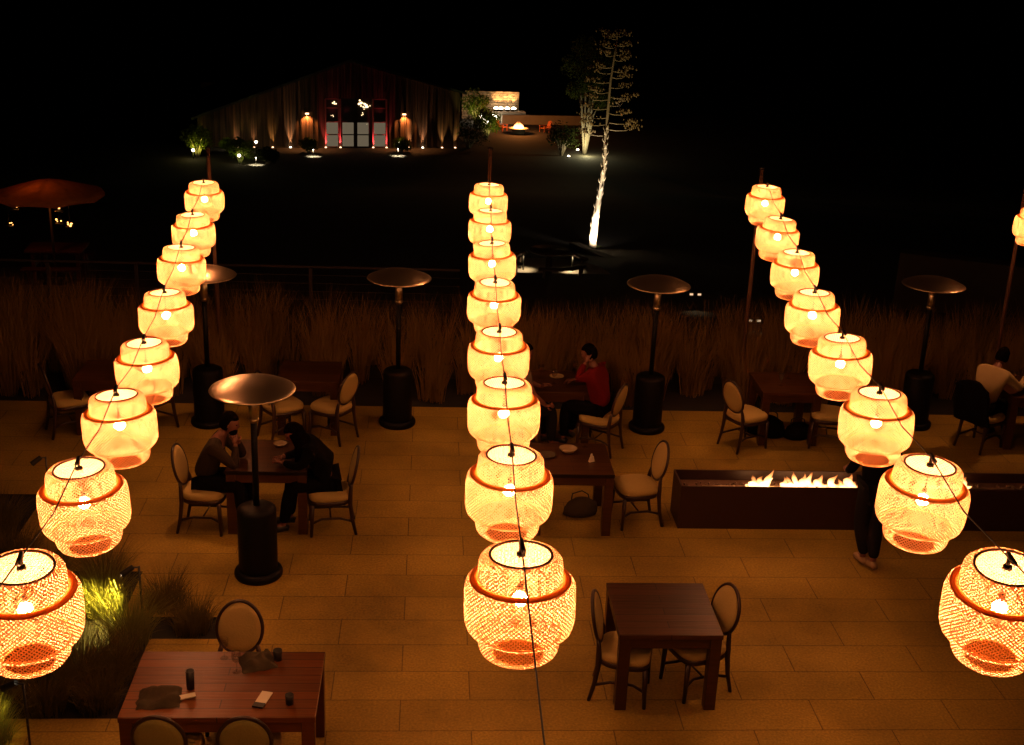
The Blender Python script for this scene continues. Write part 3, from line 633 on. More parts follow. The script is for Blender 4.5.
def person(loc, deg, J, label, top, bottom, shoe, sleeves='long', hair_kw={}, headdir=(0, .2, 0), hands=((0, 0, 1, .5), (0, 0, 1, .5)), coat=False):
    """J: joints in a frame facing +x. pel, chest, neck, head, sh/el/wr/hip/kn/an/toe _l,_r"""
    root = empty('person', loc, R(deg), label, 'person'); nd = {}; ed = []
    pel, ch, nk = V(J['pel']), V(J['chest']), V(J['neck']); bel = pel.lerp(ch, .5) + V(J.get('belly', (0, 0, 0)))
    base = dict(pel=(pel, (.12, .09)), bel=(bel, (.105, .08)), ch=(ch, (.12, .085)), nk0=(nk, .062), nk1=(V(J['head']).lerp(nk, .45), .055))
    E_ = [('pel', 'bel'), ('bel', 'ch'), ('ch', 'nk0'), ('nk0', 'nk1')]
    for s_ in 'lr':
        sh, el, wr = V(J['sh_' + s_]), V(J['el_' + s_]), V(J['wr_' + s_]); hp, kn, an = V(J['hip_' + s_]), V(J['kn_' + s_]), V(J['an_' + s_])
        base.update({'sh' + s_: (sh, .058), 'ua' + s_: (sh.lerp(el, .5), .047), 'el' + s_: (el, .040), 'fa' + s_: (el.lerp(wr, .4), .037), 'wr' + s_: (wr, .026),
                     'hp' + s_: (hp, .074), 'th' + s_: (hp.lerp(kn, .5), .066), 'kn' + s_: (kn, .056), 'ca' + s_: (kn.lerp(an, .35), .052), 'an' + s_: (an, .036), 'to' + s_: (V(J['toe_' + s_]), .034)})
        E_ += [('ch', 'sh' + s_), ('sh' + s_, 'ua' + s_), ('ua' + s_, 'el' + s_), ('el' + s_, 'fa' + s_), ('fa' + s_, 'wr' + s_), ('pel', 'hp' + s_), ('hp' + s_, 'th' + s_), ('th' + s_, 'kn' + s_), ('kn' + s_, 'ca' + s_), ('ca' + s_, 'an' + s_), ('an' + s_, 'to' + s_)]
    vs, fs = skin_mesh(base, E_, 'pel'); mb = MB(); mb.add(vs, fs, 0)
    mt = head(mb, J['head'], *headdir[:2], roll=headdir[2])
    for s_, h_ in zip('lr', hands):
        el, wr = V(J['el_' + s_]), V(J['wr_' + s_]); hand(mb, wr, (wr - el).normalized() + V(h_[:3]) * .6, V((0, 1 if s_ == 'l' else -1, .6)), h_[3])
    mb.build('body', [M['skin'], M['eye'], M['lip']], root)
    hair(root, J['head'], mt, **hair_kw)
    g = lambda k, e, f=1.0: (base[k][0], tuple(q * f + e for q in base[k][1]) if isinstance(base[k][1], tuple) else base[k][1] * f + e)
    tn = {k: g(k, .05) for k in ('pel', 'bel', 'ch')}; tn['nk0'] = (nk.lerp(ch, .05), .098); tn['pel'] = (pel - V((0, 0, .03)), (.185, .15)); te = [('pel', 'bel'), ('bel', 'ch'), ('ch', 'nk0')]
    for s_ in 'lr':
        tn.update({'sh' + s_: g('sh' + s_, .034), 'ua' + s_: g('ua' + s_, .016)}); te += [('ch', 'sh' + s_), ('sh' + s_, 'ua' + s_)]
        if sleeves == 'long': tn.update({'el' + s_: g('el' + s_, .016), 'fa' + s_: g('fa' + s_, .012), 'wr' + s_: (base['wr' + s_][0].lerp(base['fa' + s_][0], .15), .036)}); te += [('ua' + s_, 'el' + s_), ('el' + s_, 'fa' + s_), ('fa' + s_, 'wr' + s_)]
        if coat: tn.update({'ct' + s_: (base['hp' + s_][0].lerp(base['th' + s_][0], .55), .125)}); te += [('pel', 'ct' + s_)]
    vs, fs = skin_mesh(tn, te, 'pel'); MB().add(vs, fs).build('coat' if coat else 'shirt', M[top], root)
    bn = {'pel': g('pel', .035)}; be = []
    for s_ in 'lr':
        for k in ('hp', 'th', 'kn', 'ca'): bn[k + s_] = g(k + s_, .036)
        bn['an' + s_] = (base['an' + s_][0] + V((0, 0, .03)), .054); be += [('pel', 'hp' + s_), ('hp' + s_, 'th' + s_), ('th' + s_, 'kn' + s_), ('kn' + s_, 'ca' + s_), ('ca' + s_, 'an' + s_)]
    vs, fs = skin_mesh(bn, be, 'pel'); MB().add(vs, fs).build('trousers', M[bottom], root)
    for s_ in 'lr':
        an, to = V(J['an_' + s_]), V(J['toe_' + s_]); d = (to - an); d.z = 0; d.normalize(); zb = min(an.z, to.z + .02)
        MB().tube([an - d * .055 + V((0, 0, -.035)), an + V((0, 0, -.02)), an.lerp(to, .55) + V((0, 0, -.012)), to + V((0, 0, -.004)), to + d * .04 + V((0, 0, -.012))], [.034, .046, .045, .042, .020], 12, sq=.95).build('shoe', M[shoe], root)
    return root
def seated(lean=.25, kn=.40, spread=.10, z=.60, arms=None, head_off=(.06, 0, .20), foot=(0.02, 0)):
    J = dict(pel=(-.05, 0, z)); ch = V((-.05 + sin(lean) * .38, 0, z + cos(lean) * .38)); nk = ch + V((sin(lean) * .17, 0, cos(lean) * .16)); J['chest'] = ch; J['neck'] = nk; J['head'] = nk + V(head_off)
    for s_, q in (('l', 1), ('r', -1)):
        J['sh_' + s_] = ch + V((sin(lean) * .08, q * .185, cos(lean) * .08)); J['hip_' + s_] = (.0, q * .095, z - .04); J['kn_' + s_] = (kn, q * (spread + .02), z - .03)
        J['an_' + s_] = (kn + foot[0] + q * foot[1], q * spread, .085); J['toe_' + s_] = (kn + foot[0] + q * foot[1] + .15, q * (spread + .02), .045)
        e, w_ = arms[s_]; J['el_' + s_] = e; J['wr_' + s_] = w_
    return J
# bearded person: elbows on the table, hands joined in front of the chin
J = seated(.42, .40, .12, arms={'l': ((.36, .17, .80), (.34, .04, 1.03)), 'r': ((.36, -.17, .80), (.34, -.04, 1.03))}, head_off=(.10, 0, .15))
person((-2.40, 12.56, 0), -6, J, 'bearded person in a grey sweater seated at the left table, hands joined at the chin', 'grey_knit', 'black_cloth', 'black', hair_kw=dict(beard=True), headdir=(0, .18, 0), hands=((-.3, -.2, .6, 1.2), (-.3, .2, .6, 1.2)))
J = seated(.62, .42, .10, arms={'l': ((.34, .20, .82), (.52, .08, .84)), 'r': ((.34, -.20, .82), (.52, -.06, .84))}, head_off=(.11, 0, .10), foot=(.06, .04))
person((-1.06, 12.56, 0), 187, J, 'person in black with dark hair leaning forward over the left table', 'black_cloth', 'black_cloth', 'black', hair_kw=dict(long=True), headdir=(0, .5, 0), hands=((0, 0, 0, .6), (0, 0, 0, .6)), coat=True)
J = seated(.30, .40, .12, arms={'l': ((.24, .22, .98), (.17, .115, 1.20)), 'r': ((.30, -.24, .84), (.42, -.10, .84))}, head_off=(.07, .0, .16))
pc = person((2.22, 14.88, 0), 150, J, 'person in a red sweater seated with a hand raised to the ear', 'red_cloth', 'black_cloth', 'black', headdir=(.1, .2, 0), hands=((0, -.2, .6, .4), (0, 0, 0, .5)))
J = seated(.15, .42, .12, arms={'l': ((.18, .24, .86), (.38, .12, .80)), 'r': ((.10, -.25, .84), (.30, -.22, .66))}, head_off=(.05, 0, .19))
person((1.16, 14.78, 0), 20, J, 'person in a grey T-shirt seated behind the middle lanterns, forearm on the lap', 'grey_cloth', 'denim', 'black', sleeves='short', headdir=(.1, .1, 0))
J = seated(.42, .42, .12, arms={'l': ((.30, .28, .86), (.52, .18, .84)), 'r': ((.32, -.28, .84), (.62, -.20, .96))}, head_off=(.12, .02, .12))
person((7.50, 15.16, 0), 35, J, 'person in a cream shirt leaning over the table at the right edge, hand held out', 'pale_cloth', 'black_cloth', 'black', headdir=(.1, .4, 0), hands=((0, 0, 0, .4), (.2, 0, .2, .3)))
J = dict(pel=(0, 0, .92), chest=(.03, 0, 1.28), neck=(.05, 0, 1.44), head=(.10, 0, 1.60), sh_l=(.03, .18, 1.36), sh_r=(.03, -.18, 1.36), el_l=(.10, .25, 1.10), el_r=(.02, -.24, 1.08), wr_l=(.30, .20, .98), wr_r=(.16, -.20, .88),
         hip_l=(0, .09, .90), hip_r=(0, -.09, .90), kn_l=(.05, .075, .48), kn_r=(.0, -.06, .48), an_l=(-.03, .035, .09), an_r=(-.16, -.015, .10), toe_l=(.12, .04, .045), toe_r=(-.02, -.005, .045))
person((4.80, 11.78, 0), 96, J, 'person in dark clothes standing in front of the fire pit behind a lantern', 'black_cloth', 'denim', 'tan', headdir=(0, .3, 0))
# jacket hung over the chair back at the right
mb = MB(); rj = Matrix.Rotation(R(35), 3, 'Z'); n = 12; vs = []
for lay in (0, 1):
    for i in range(n):
        for j in range(n):
            u = i / (n - 1); v = j / (n - 1) * 2 - 1; x = (-.365 - .02 * sin(3 * v * 2 + u * 4)) + .055 * (1 - u) * 0 - .06 * (1 - u) ; z = 1.03 - .62 * u - .10 * v * v * (1 - u)
            p = V((x + (.03 if lay else 0) + .05 * u, v * (.24 + .02 * u), z)); vs.append(rj @ p + V((7.50, 15.12, 0)))
q = n * n; fs = [(i * n + j, (i + 1) * n + j, (i + 1) * n + j + 1, i * n + j + 1) for i in range(n - 1) for j in range(n - 1)]; fs += [tuple(k + q for k in f[::-1]) for f in fs]
for i in range(n - 1): fs += [(i * n, i * n + q, (i + 1) * n + q, (i + 1) * n), (i * n + n - 1, (i + 1) * n + n - 1, (i + 1) * n + n - 1 + q, i * n + n - 1 + q), (i, i + 1, i + 1 + q, i + q)]
mb.add(vs, fs); tag(mb.build('jacket', M['black_cloth']), 'black jacket hung over the chair back at the right', 'jacket')

# ------------------------------------------------------------------ planting
def blades(mb, cx, cy, n, r, h0, h1, lean, wd=.006, seed=0, z=0, droop=.35, seg=4, tuft=True):
    q = random.Random(seed)
    for _ in range(n):
        a = q.uniform(0, 2 * pi); d = r * math.sqrt(q.random()) if not tuft else r * .35 * q.random(); x = cx + d * cos(a); y = cy + d * sin(a); h = q.uniform(h0, h1); l = q.uniform(.2, 1) * lean
        a2 = a + q.uniform(-.6, .6); dx, dy = cos(a2), sin(a2); px, py = -dy * wd, dx * wd; b = q.uniform(0, pi); px, py = cos(b) * wd, sin(b) * wd; vs = []
        for i in range(seg + 1):
            u = i / seg; o = l * h * u ** 1.6; zz = h * (u - droop * l * u ** 2.6); k = (1 - u) * .9 + .1
            vs += [(x + dx * o - px * k, y + dy * o - py * k, z + zz), (x + dx * o + px * k, y + dy * o + py * k, z + zz)]
        mb.add(vs, [(2 * i, 2 * i + 1, 2 * i + 3, 2 * i + 2) for i in range(seg)])
mb = MB(); q = random.Random(11)
for k in range(420):
    x = q.uniform(-8.5, 10.5); y = 16.45 + 2.3 * q.random(); hh = 1.0 + .28 * noise.noise(V((x * .9, y, 0))) + (.25 if abs(x + 5.5) < .6 else 0)
    blades(mb, x, y, 75, .30, hh * .65, hh * 1.2, .42, .0055, k, z=-.02, seg=3)
tag(mb.build('ornamental_grass', M['grass_dry']), 'tall dry ornamental grass growing in a band behind the patio', 'grass', kind='stuff')
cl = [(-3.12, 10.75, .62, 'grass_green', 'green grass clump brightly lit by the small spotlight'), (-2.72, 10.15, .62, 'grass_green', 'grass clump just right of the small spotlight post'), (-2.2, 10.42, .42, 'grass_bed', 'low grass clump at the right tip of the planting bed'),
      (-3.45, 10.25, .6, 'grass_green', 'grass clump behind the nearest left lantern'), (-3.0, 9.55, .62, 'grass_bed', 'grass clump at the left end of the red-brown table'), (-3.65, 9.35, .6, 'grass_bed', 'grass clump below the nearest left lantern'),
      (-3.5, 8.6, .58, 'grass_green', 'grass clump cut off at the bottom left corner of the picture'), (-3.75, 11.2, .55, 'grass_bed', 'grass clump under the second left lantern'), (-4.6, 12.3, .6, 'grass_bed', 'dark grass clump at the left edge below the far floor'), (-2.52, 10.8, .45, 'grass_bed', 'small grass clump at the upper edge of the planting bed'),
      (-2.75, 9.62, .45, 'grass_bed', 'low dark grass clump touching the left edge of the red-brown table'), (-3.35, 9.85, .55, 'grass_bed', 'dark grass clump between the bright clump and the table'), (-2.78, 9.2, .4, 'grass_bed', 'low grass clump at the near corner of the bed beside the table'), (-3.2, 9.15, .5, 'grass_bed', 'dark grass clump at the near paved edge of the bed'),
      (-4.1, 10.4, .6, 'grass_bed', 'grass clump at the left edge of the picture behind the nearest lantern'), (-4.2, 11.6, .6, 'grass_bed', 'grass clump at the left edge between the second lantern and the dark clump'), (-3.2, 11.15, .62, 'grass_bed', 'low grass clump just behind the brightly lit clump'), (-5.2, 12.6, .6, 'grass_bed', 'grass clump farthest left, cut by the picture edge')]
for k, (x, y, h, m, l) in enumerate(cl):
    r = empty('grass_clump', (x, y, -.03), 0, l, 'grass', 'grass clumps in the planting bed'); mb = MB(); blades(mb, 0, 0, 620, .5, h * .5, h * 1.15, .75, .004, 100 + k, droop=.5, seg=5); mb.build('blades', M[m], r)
def bedlight(x, y, h, dx, dy, label, target=None, e=0):
    r = empty('garden_spotlight', (x, y, -.03), 0, label, 'garden light', 'small black garden spotlights')
    MB().tube([(0, 0, 0), (0, 0, h)], .011, 8).build('post', M['black'], r)
    hx, hy = dx * .14, dy * .14
    mb = MB(); mb.tube([(0, 0, h - .01), (hx * .5, hy * .5, h)], .009, 6); mb.tube([(hx * .4, hy * .4, h + .005), (hx * 1.2, hy * 1.2, h - .06)], [.026, .032], 12, cap=False); mb.build('head', M['black'], r)
    MB().ball((hx * 1.1, hy * 1.1, h - .052), .022, 8).build('lens', M['lampwhite'] if e else M['black'], r)
    if e: spot('bed_spot', (x + hx * 1.3, y + hy * 1.3, h - .10), target, e, (1, .76, .12), 95, 1.0, .02)
bedlight(-2.68, 10.50, .64, -.9, -.35, 'small black spotlight on a post aimed at the lit green grass', (-3.10, 10.38, .22), 330)
bedlight(-3.17, 8.62, .62, -1, .1, 'small black spotlight on a post below the nearest left lantern', (-3.6, 8.7, .1), 14)
bedlight(-4.18, 12.75, .75, -.8, -.4, 'dark garden spotlight on a post at the left edge, above the second left lantern')

# ------------------------------------------------------------------ fence, retaining walls, step lights
fr = empty('wire_fence', (0, 20, -.4), 0, 'low fence of dark posts and horizontal wires behind the tall grass', 'fence')
for k in range(6): MB().box((-7.65 + 1.42 * k, 0, .68), (.055, .055, 1.36)).build('fence_post', M['fenceposts'], fr, False, bevel=.004)
MB().box((-4.4, 0, 1.385), (9.8, .045, .035)).build('top_rail', M['fenceposts'], fr, False)
mb = MB()
for k in range(9): mb.tube([(-9.3, 0, .12 + .14 * k), (.5, 0, .12 + .14 * k)], .0035, 4)
wr = mb.build('wires', M['wire'], fr); tag(wr, kind='stuff')
w1 = MB(); w1.box((0, 0, 0), (7.6, .45, 1.6), R(-24)); o = tag(w1.build('garden_wall', M['dimwall'], None, False, (13.8, 24.4, -.75), bevel=.02), 'low dark retaining wall behind the right patio heater', 'wall')
w2 = MB(); w2.box((0, 0, 0), (6.5, .35, .9), R(-64)); o = tag(w2.build('garden_wall', M['dimwall'], None, False, (5.9, 34.6, -3.22), bevel=.02), 'low pale wall running down from the foot of the lit flower stalk', 'wall')
for x, y, z, l in ((-3.95, 20.7, -.25, 'small step light beyond the grass, just right of the left lantern string'), (6.2, 22.3, -.5, 'small white step light behind the pole of the right string'), (5.6, 24.9, -.75, 'small white light just right of the heater beside the person in red')):
    r = empty('step_light', (x, y, z), 0, l, 'step light', 'small step lights beyond the grass'); MB().box((0, 0, 0), (.34, .10, .10)).build('housing', M['black'], r, False); MB().box((-.08, -.055, .01), (.07, .012, .04)).build('lens', M['steplens'], r, False); MB().box((.09, -.055, .01), (.07, .012, .04)).build('lens', M['steplens'], r, False)
    spot('step_spot', (x, y - .12, z + .02), (x, y - .7, z - .8), 2.5, (1, .72, .42), 100, .8)
# round outdoor table with bench seats by the lit path
rt = empty('round_garden_table', (3.08, 31.0, -2.1), 0, 'dark round garden table with curved benches on the lit patch beyond the grass', 'table')
MB().lathe([(.50, .66), (.53, .68), (.53, .71), (.001, .72)], 30).build('tabletop', M['frame'], rt); MB().lathe([(.4, 0), (.09, .06), (.08, .70)], 16).build('pedestal', M['frame'], rt)
for a0, nm in ((R(10), 0), (R(130), 1), (R(250), 2)):
    mb = MB(); arc = [(.95 * cos(a0 + t), .95 * sin(a0 + t), .43) for t in [k * .14 for k in range(11)]]; mb.tube(arc, .12, 8, sq=.35)
    for t in (arc[1], arc[-2]): mb.tube([(t[0], t[1], 0), (t[0], t[1], .42)], .04, 6)
    mb.build('bench', M['frame'], rt)
mb = MB(); mb.lathe([(1.7, 0), (1.65, .03), (.001, .05)], 40); tag(mb.build('garden_path', M['cream_wall'], None, True, (3.1, 31.2, -2.12)), kind='structure')
for (x, y, e) in ((2.45, 31.5, 26), (3.75, 31.5, 60)):
    r = empty('path_light', (x, y, -2.1), 0, 'hooded path light at the %s of the round garden table' % ('left' if x < 3 else 'right'), 'path light', 'path lights in the garden')
    MB().tube([(0, 0, 0), (0, 0, .5)], .02, 8).build('post', M['black'], r); MB().lathe([(.13, .48), (.03, .56), (.001, .565)], 16).build('hood', M['black'], r); MB().ball((0, 0, .475), .03, 8).build('lens', M['sconce'], r)
    spot('path_spot', (x, y, -2.1 + .42), (x, y, -3), e, (1, .74, .4), 95, .7)
# outdoor wooden picnic table on the left beyond the fence
pt = empty('picnic_table', (-8.35, 27.6, -1.52), R(4), 'long brown wooden picnic table beyond the fence at the left', 'picnic table')
MB().box((0, 0, .76), (1.25, .8, .05)).build('tabletop', M['brown_wood'], pt, False, bevel=.005)
for sx in (-1, 1):
    mb = MB(); mb.box((sx * .48, -.25, .37), (.08, .08, .74)); mb.box((sx * .48, .25, .37), (.08, .08, .74)); mb.box((sx * .48, 0, .42), (.07, .5, .07)); mb.build('trestle', M['brown_wood'], pt, False)
    MB().box((0, sx * .75, .45), (1.25, .28, .045)).build('bench', M['brown_wood'], pt, False, bevel=.005)
    MB().box((-.45, sx * .75, .21), (.07, .2, .42)).build('bench_leg', M['brown_wood'], pt, False); MB().box((.45, sx * .75, .21), (.07, .2, .42)).build('bench_leg', M['brown_wood'], pt, False)

# ------------------------------------------------------------------ lit flower stalk with layered side branches
st = empty('agave_stalk', (5.157, 38.28, -3.25), 0, 'tall leaning flower stalk lit white at its foot, with layered side branches', 'agave')
O = V((5.157, 38.28, -3.25)); tp = [V(p) - O for p in ((5.157, 38.28, -3.3), (5.19, 38.35, -2.7), (5.243, 38.45, -2.111), (5.369, 38.6, -1.313), (5.446, 38.7, -.472), (5.44, 38.8, .316), (5.46, 38.85, .794), (5.50, 38.95, 2.002), (5.58, 39.0, 2.84), (5.68, 39.1, 3.45))]
spot('stalk_spot', (5.1, 37.2, -2.75), (5.40, 38.7, -.8), 700, (1, .84, .66), 30, .9, .05)
mb = MB(); mb.tube(tp, [.10, .125, .10, .075, .062, .055, .05, .035, .024, .012], 12)
q = random.Random(4)
for k in range(46):   # bracts along the trunk
    u = .02 + .62 * k / 46; i = min(8, int(u * 9)); p = tp[i].lerp(tp[i + 1], u * 9 - i); a = k * 2.4; rr_ = .085 - .04 * u; d = V((cos(a), sin(a), 0)); mb.tube([p + d * rr_ * .6, p + d * (rr_ + .03) + V((0, 0, .08)), p + d * (rr_ + .05) + V((0, 0, .20))], [.05, .035, .003], 5, sq=.4)
mb.build('trunk', M['stalk'], st)
mb = MB(); lf = MB()
for k in range(25):   # side branches, more and longer low down, pods turned up at their ends
    u = min(1, max(0, k / 24 + q.uniform(-.02, .02))); zz = .35 + 3.15 * u ** .95; 
    for i in range(9):
        if (tp[i].z + O.z) <= zz <= (tp[i + 1].z + O.z): p = tp[i].lerp(tp[i + 1], (zz - tp[i].z - O.z) / (tp[i + 1].z - tp[i].z)); break
    a = (0 if k % 2 else pi) + q.uniform(-.75, .75); ln = (.95 - .62 * u) * q.uniform(.75, 1.1); d = V((cos(a), sin(a), 0))
    e = p + d * ln * .7 + V((0, 0, -.02)); t2 = p + d * ln + V((0, 0, .13 * q.uniform(.6, 1.3))); mb.tube([p, p + d * ln * .35 + V((0, 0, -.03)), e, t2], [.016, .013, .012, .006], 6)
    for c in range(30):
        c0 = e.lerp(t2, q.random() ** .6) + V((q.gauss(0, .12), q.gauss(0, .10), q.uniform(-.01, .09))); s_ = q.uniform(.014, .03); lf.ball(c0, s_, 4, sz=1.8)
mb.build('side_branches', M['stalk'], st); lf.build('pod_clusters', M['pods'], st)
mb = MB()
for k in range(9):
    a = k * .42 + .2; L_ = .42 + .12 * q.random(); d = V((cos(a), sin(a), 0)); mb.tube([d * .1, d * L_ * .5 + V((0, 0, .16)), d * L_ + V((0, 0, .10))], [.05, .045, .004], 6, sq=.3)
mb.build('leaf_rosette', M['leaf_dark'], st)
spot('stalk_spot', (5.25, 37.35, -2.75), (5.26, 38.4, -2.5), 900, (1, .82, .62), 70, .9, .05)
spot('stalk_spot', (5.0, 36.9, -2.7), (5.6, 38.9, 1.4), 400, (1, .72, .28), 46, .6, .05)

# ------------------------------------------------------------------ shrubs and trees near the barn
def leafball(mb, c, r, n, q, sz=.9, leaf=.12):
    c = V(c)
    for _ in range(n):
        d = V((q.gauss(0, 1), q.gauss(0, 1), q.gauss(0, 1))).normalized() * r * (q.random() ** .45); d.z *= sz; p = c + d
        a = V((q.gauss(0, 1), q.gauss(0, 1), q.gauss(0, 1))).normalized(); b = a.orthogonal().normalized(); l = leaf * q.uniform(.6, 1.3); mb.add([p - a * l, p + b * l * .4, p + a * l, p - b * l * .4], [(0, 1, 2, 3)])
def shrub(x, y, h, r, label, seed, m='leaf', n=900, kind='shrub', trunk=True, leaf=.12):
    z = ter(y); q = random.Random(seed); root = empty('tree' if kind == 'tree' else 'shrub', (x, y, z), 0, label, kind); tb = MB(); lb = MB()
    nb = 7
    for k in range(nb):
        a = 2.4 * k; e = V((cos(a) * r * .55, sin(a) * r * .55, h * (.45 + .5 * k / nb))); tb.tube([(0.04 * cos(a), .04 * sin(a), -.05), e * .5 + V((0, 0, h * .1)), e], [.05 * r + .02, .03 * r + .01, .01], 6)
        leafball(lb, e, r * q.uniform(.45, .7), n // nb, q, .8, leaf)
    tb.build('trunk', M['bark'], root); lb.build('crown', M[m], root); return root
shrub(-16.7, 89.6, 2.1, 1.15, 'yellow-green shrub lit from below at the left end of the barn', 1)
shrub(-13.4, 87.6, 1.5, 1.0, 'dim green shrub right of the yellow-green one', 2); shrub(-11.4, 87.0, 1.0, .8, 'dark shrub in front of the left barn wall', 3, 'leaf_dark'); shrub(-15.0, 92.5, .8, .6, 'small shrub with a light at the left barn wall', 4)
shrub(-9.2, 93.2, .95, .65, 'small shrub below the left wall lantern of the barn', 5); shrub(-2.3, 94.9, .95, .65, 'small shrub below the right wall lantern of the barn', 6)
shrub(3.9, 111.5, 3.1, 1.3, 'tall green bush lit at the left of the stone wall', 7, n=1500); shrub(4.5, 104.0, 2.3, 1.2, 'leafy bush with bright leaves in front of the seating area', 8, n=1500); shrub(2.9, 98.2, 1.9, 1.6, 'dark bush at the right corner of the barn', 9, 'leaf_dark')
tr = shrub(12.0, 97.0, 9.2, 1.9, 'slim multi-trunk tree with pale trunks left of the flower stalk', 12, 'leaf', 2600, 'tree', leaf=.16)
shrub(10.0, 95.5, 2.2, 1.3, 'small dark bush beside the low white garden light', 13, 'leaf_dark')
def uplight(x, y, z, tx, ty, tz, e, col, ang, label, glow=True, sz=.13, group='ground uplights around the barn'):
    r = empty('uplight', (x, y, z), 0, label, 'ground light', group); MB().lathe([(sz * .8, -.1), (sz, .02), (sz * .9, .08)], 14).build('housing', M['black'], r); MB().ball((0, 0, .10), sz * .85, 8, sz=.7).build('lens', M['lampwhite'] if glow else M['sconce'], r)
    spot('uplight_spot', (x, y, z + .14 + sz * .65), (tx, ty, tz), e, col, ang, .8, .06)

# ------------------------------------------------------------------ barn
TH = .1606; BO = V((-17.4, 94.45, -10.1)); ex = V((cos(TH), sin(TH), 0)); ny = V((-sin(TH), cos(TH), 0))
def F(u, z, off=0): return BO + ex * u - ny * off + V((0, 0, z))
bn = empty('barn', BO, TH, 'large timber barn with a gabled board front, glazed doors and uplights', 'building')
D = 15
out = [(-.1, -1.5), (19.75, -1.5), (19.75, 4.24), (11.3, 6.45), (-.1, 2.2)]
def prism(o2, y0, y1, mb):
    n = len(o2); mb.add([(x, y0, z) for x, z in o2] + [(x, y1, z) for x, z in o2], [tuple(range(n)), tuple(range(n, 2 * n))[::-1]] + [(i, n + i, n + (i + 1) % n, (i + 1) % n) for i in range(n)]); return mb
# front in pieces round the door opening (u 9.3-14.26, z 0-3.75)
mb = MB(); prism([(-.1, -.5), (9.28, -.5), (9.28, 5.73), (-.1, 2.2)], 0, .25, mb); prism([(14.28, -.5), (19.75, -.5), (19.75, 4.24), (14.28, 5.67)], 0, .25, mb); prism([(9.284, 3.76), (14.276, 3.76), (14.276, 5.668), (11.3, 6.45), (9.284, 5.728)], 0, .25, mb)
mb.build('front_wall', M['barn'], bn, False)
mb = MB()
for u in [i * .42 for i in range(48)]:
    if 9.1 < u < 14.4: z0 = 3.8
    else: z0 = 0
    zt = (2.2 + (u + .1) * .3728) if u < 11.3 else 6.45 - (u - 11.3) * .2615
    mb.box((u, -.03, (z0 + zt - .05) / 2), (.07, .05, zt - .05 - z0))
b_ = mb.build('battens', M['barn'], bn, False); tag(b_, kind='stuff')
mb = MB(); mb.box((-.0, D / 2, .35), (.25, D - .6, 3.4)); mb.box((19.6, D / 2, 1.5), (.25, D - .6, 5)); mb.box((9.8, D, 1), (19.6, .25, 4)); mb.build('side_walls', M['barn'], bn, False)
mb = MB(); prism([(-.5, 2.10), (11.3, 6.50), (20.2, 4.18), (20.2, 4.36), (11.3, 6.72), (-.5, 2.30)], -.5, D + .4, mb); mb.build('roof', M['roof'], bn, False)
MB().box((4.6, -.09, -.16), (9.4, .16, .42)).build('stone_base', M['dimwall'], bn, False); MB().box((17, -.09, -.16), (5.6, .16, .42)).build('stone_base', M['dimwall'], bn, False)
dr = MB(); dr.box((11.78, .30, 1.85), (5.0, .06, 3.8)); dr.build('interior_panel', M['frame'], bn, False)
du = [(9.46, 10.34), (10.67, 11.54), (11.82, 12.69), (13.02, 13.99)]
for i, (u0, u1) in enumerate(du):
    f = MB(); c = (u0 + u1) / 2; ww = u1 - u0 + .14
    for z in (.04, .98, 1.95, 3.0, 3.68): f.box((c, .06, z), (ww - .10, .07, .07))
    f.box((u0 - .035, .06, 1.86), (.07, .08, 3.7)); f.box((u1 + .035, .06, 1.86), (.07, .08, 3.7)); fo = f.build('door', M['redframe'] if i in (0, 3) else M['frame'], bn, False)
    for (z0, z1, m) in ((.08, .94, 'curtain'), (1.02, 1.91, 'curtain')): MB().box((c, .15, (z0 + z1) / 2), (u1 - u0, .02, z1 - z0)).build('curtain', M[m], fo, False)
for u in (9.38, 10.5, 13.02, 14.05): MB().box((u, -.05, 1.85), (.12, .06, 3.7)).build('door_trim', M['redframe'], bn, False)
q = random.Random(2)
for u, z, n_, s_ in ((12.33, 3.30, 16, .075), (10.12, 3.35, 5, .05), (12.2, 2.5, 5, .03), (12.4, 1.7, 5, .03), (9.9, 2.4, 4, .028)):
    ob = empty('chandelier', F(u, z, -.22), 0, {0: 'crystal chandelier glowing bright behind the middle barn doors', 1: 'small warm chandelier glowing behind the left barn door', 2: 'string of small lamps glowing below the middle chandelier', 3: 'small lamps glowing low behind the middle barn door', 4: 'small lamps glowing behind the left barn door'}[[3.30, 3.35, 2.5, 1.7, 2.4].index(z)], 'chandelier', 'lamps hanging inside the barn')
    mb = MB()
    for k in range(n_): mb.ball((q.gauss(0, s_ * 2.6), q.uniform(-.03, .03), q.gauss(0, s_ * 2.4)), s_ * q.uniform(.6, 1.2), 6)
    cr = mb.build('crystals', M['winlit'], ob); tag(cr, kind='stuff'); MB().tube([(0, 0, 0), (0, 0, .35)], .012, 5).build('rod', M['black'], ob)
UC = (1, .50, .20)
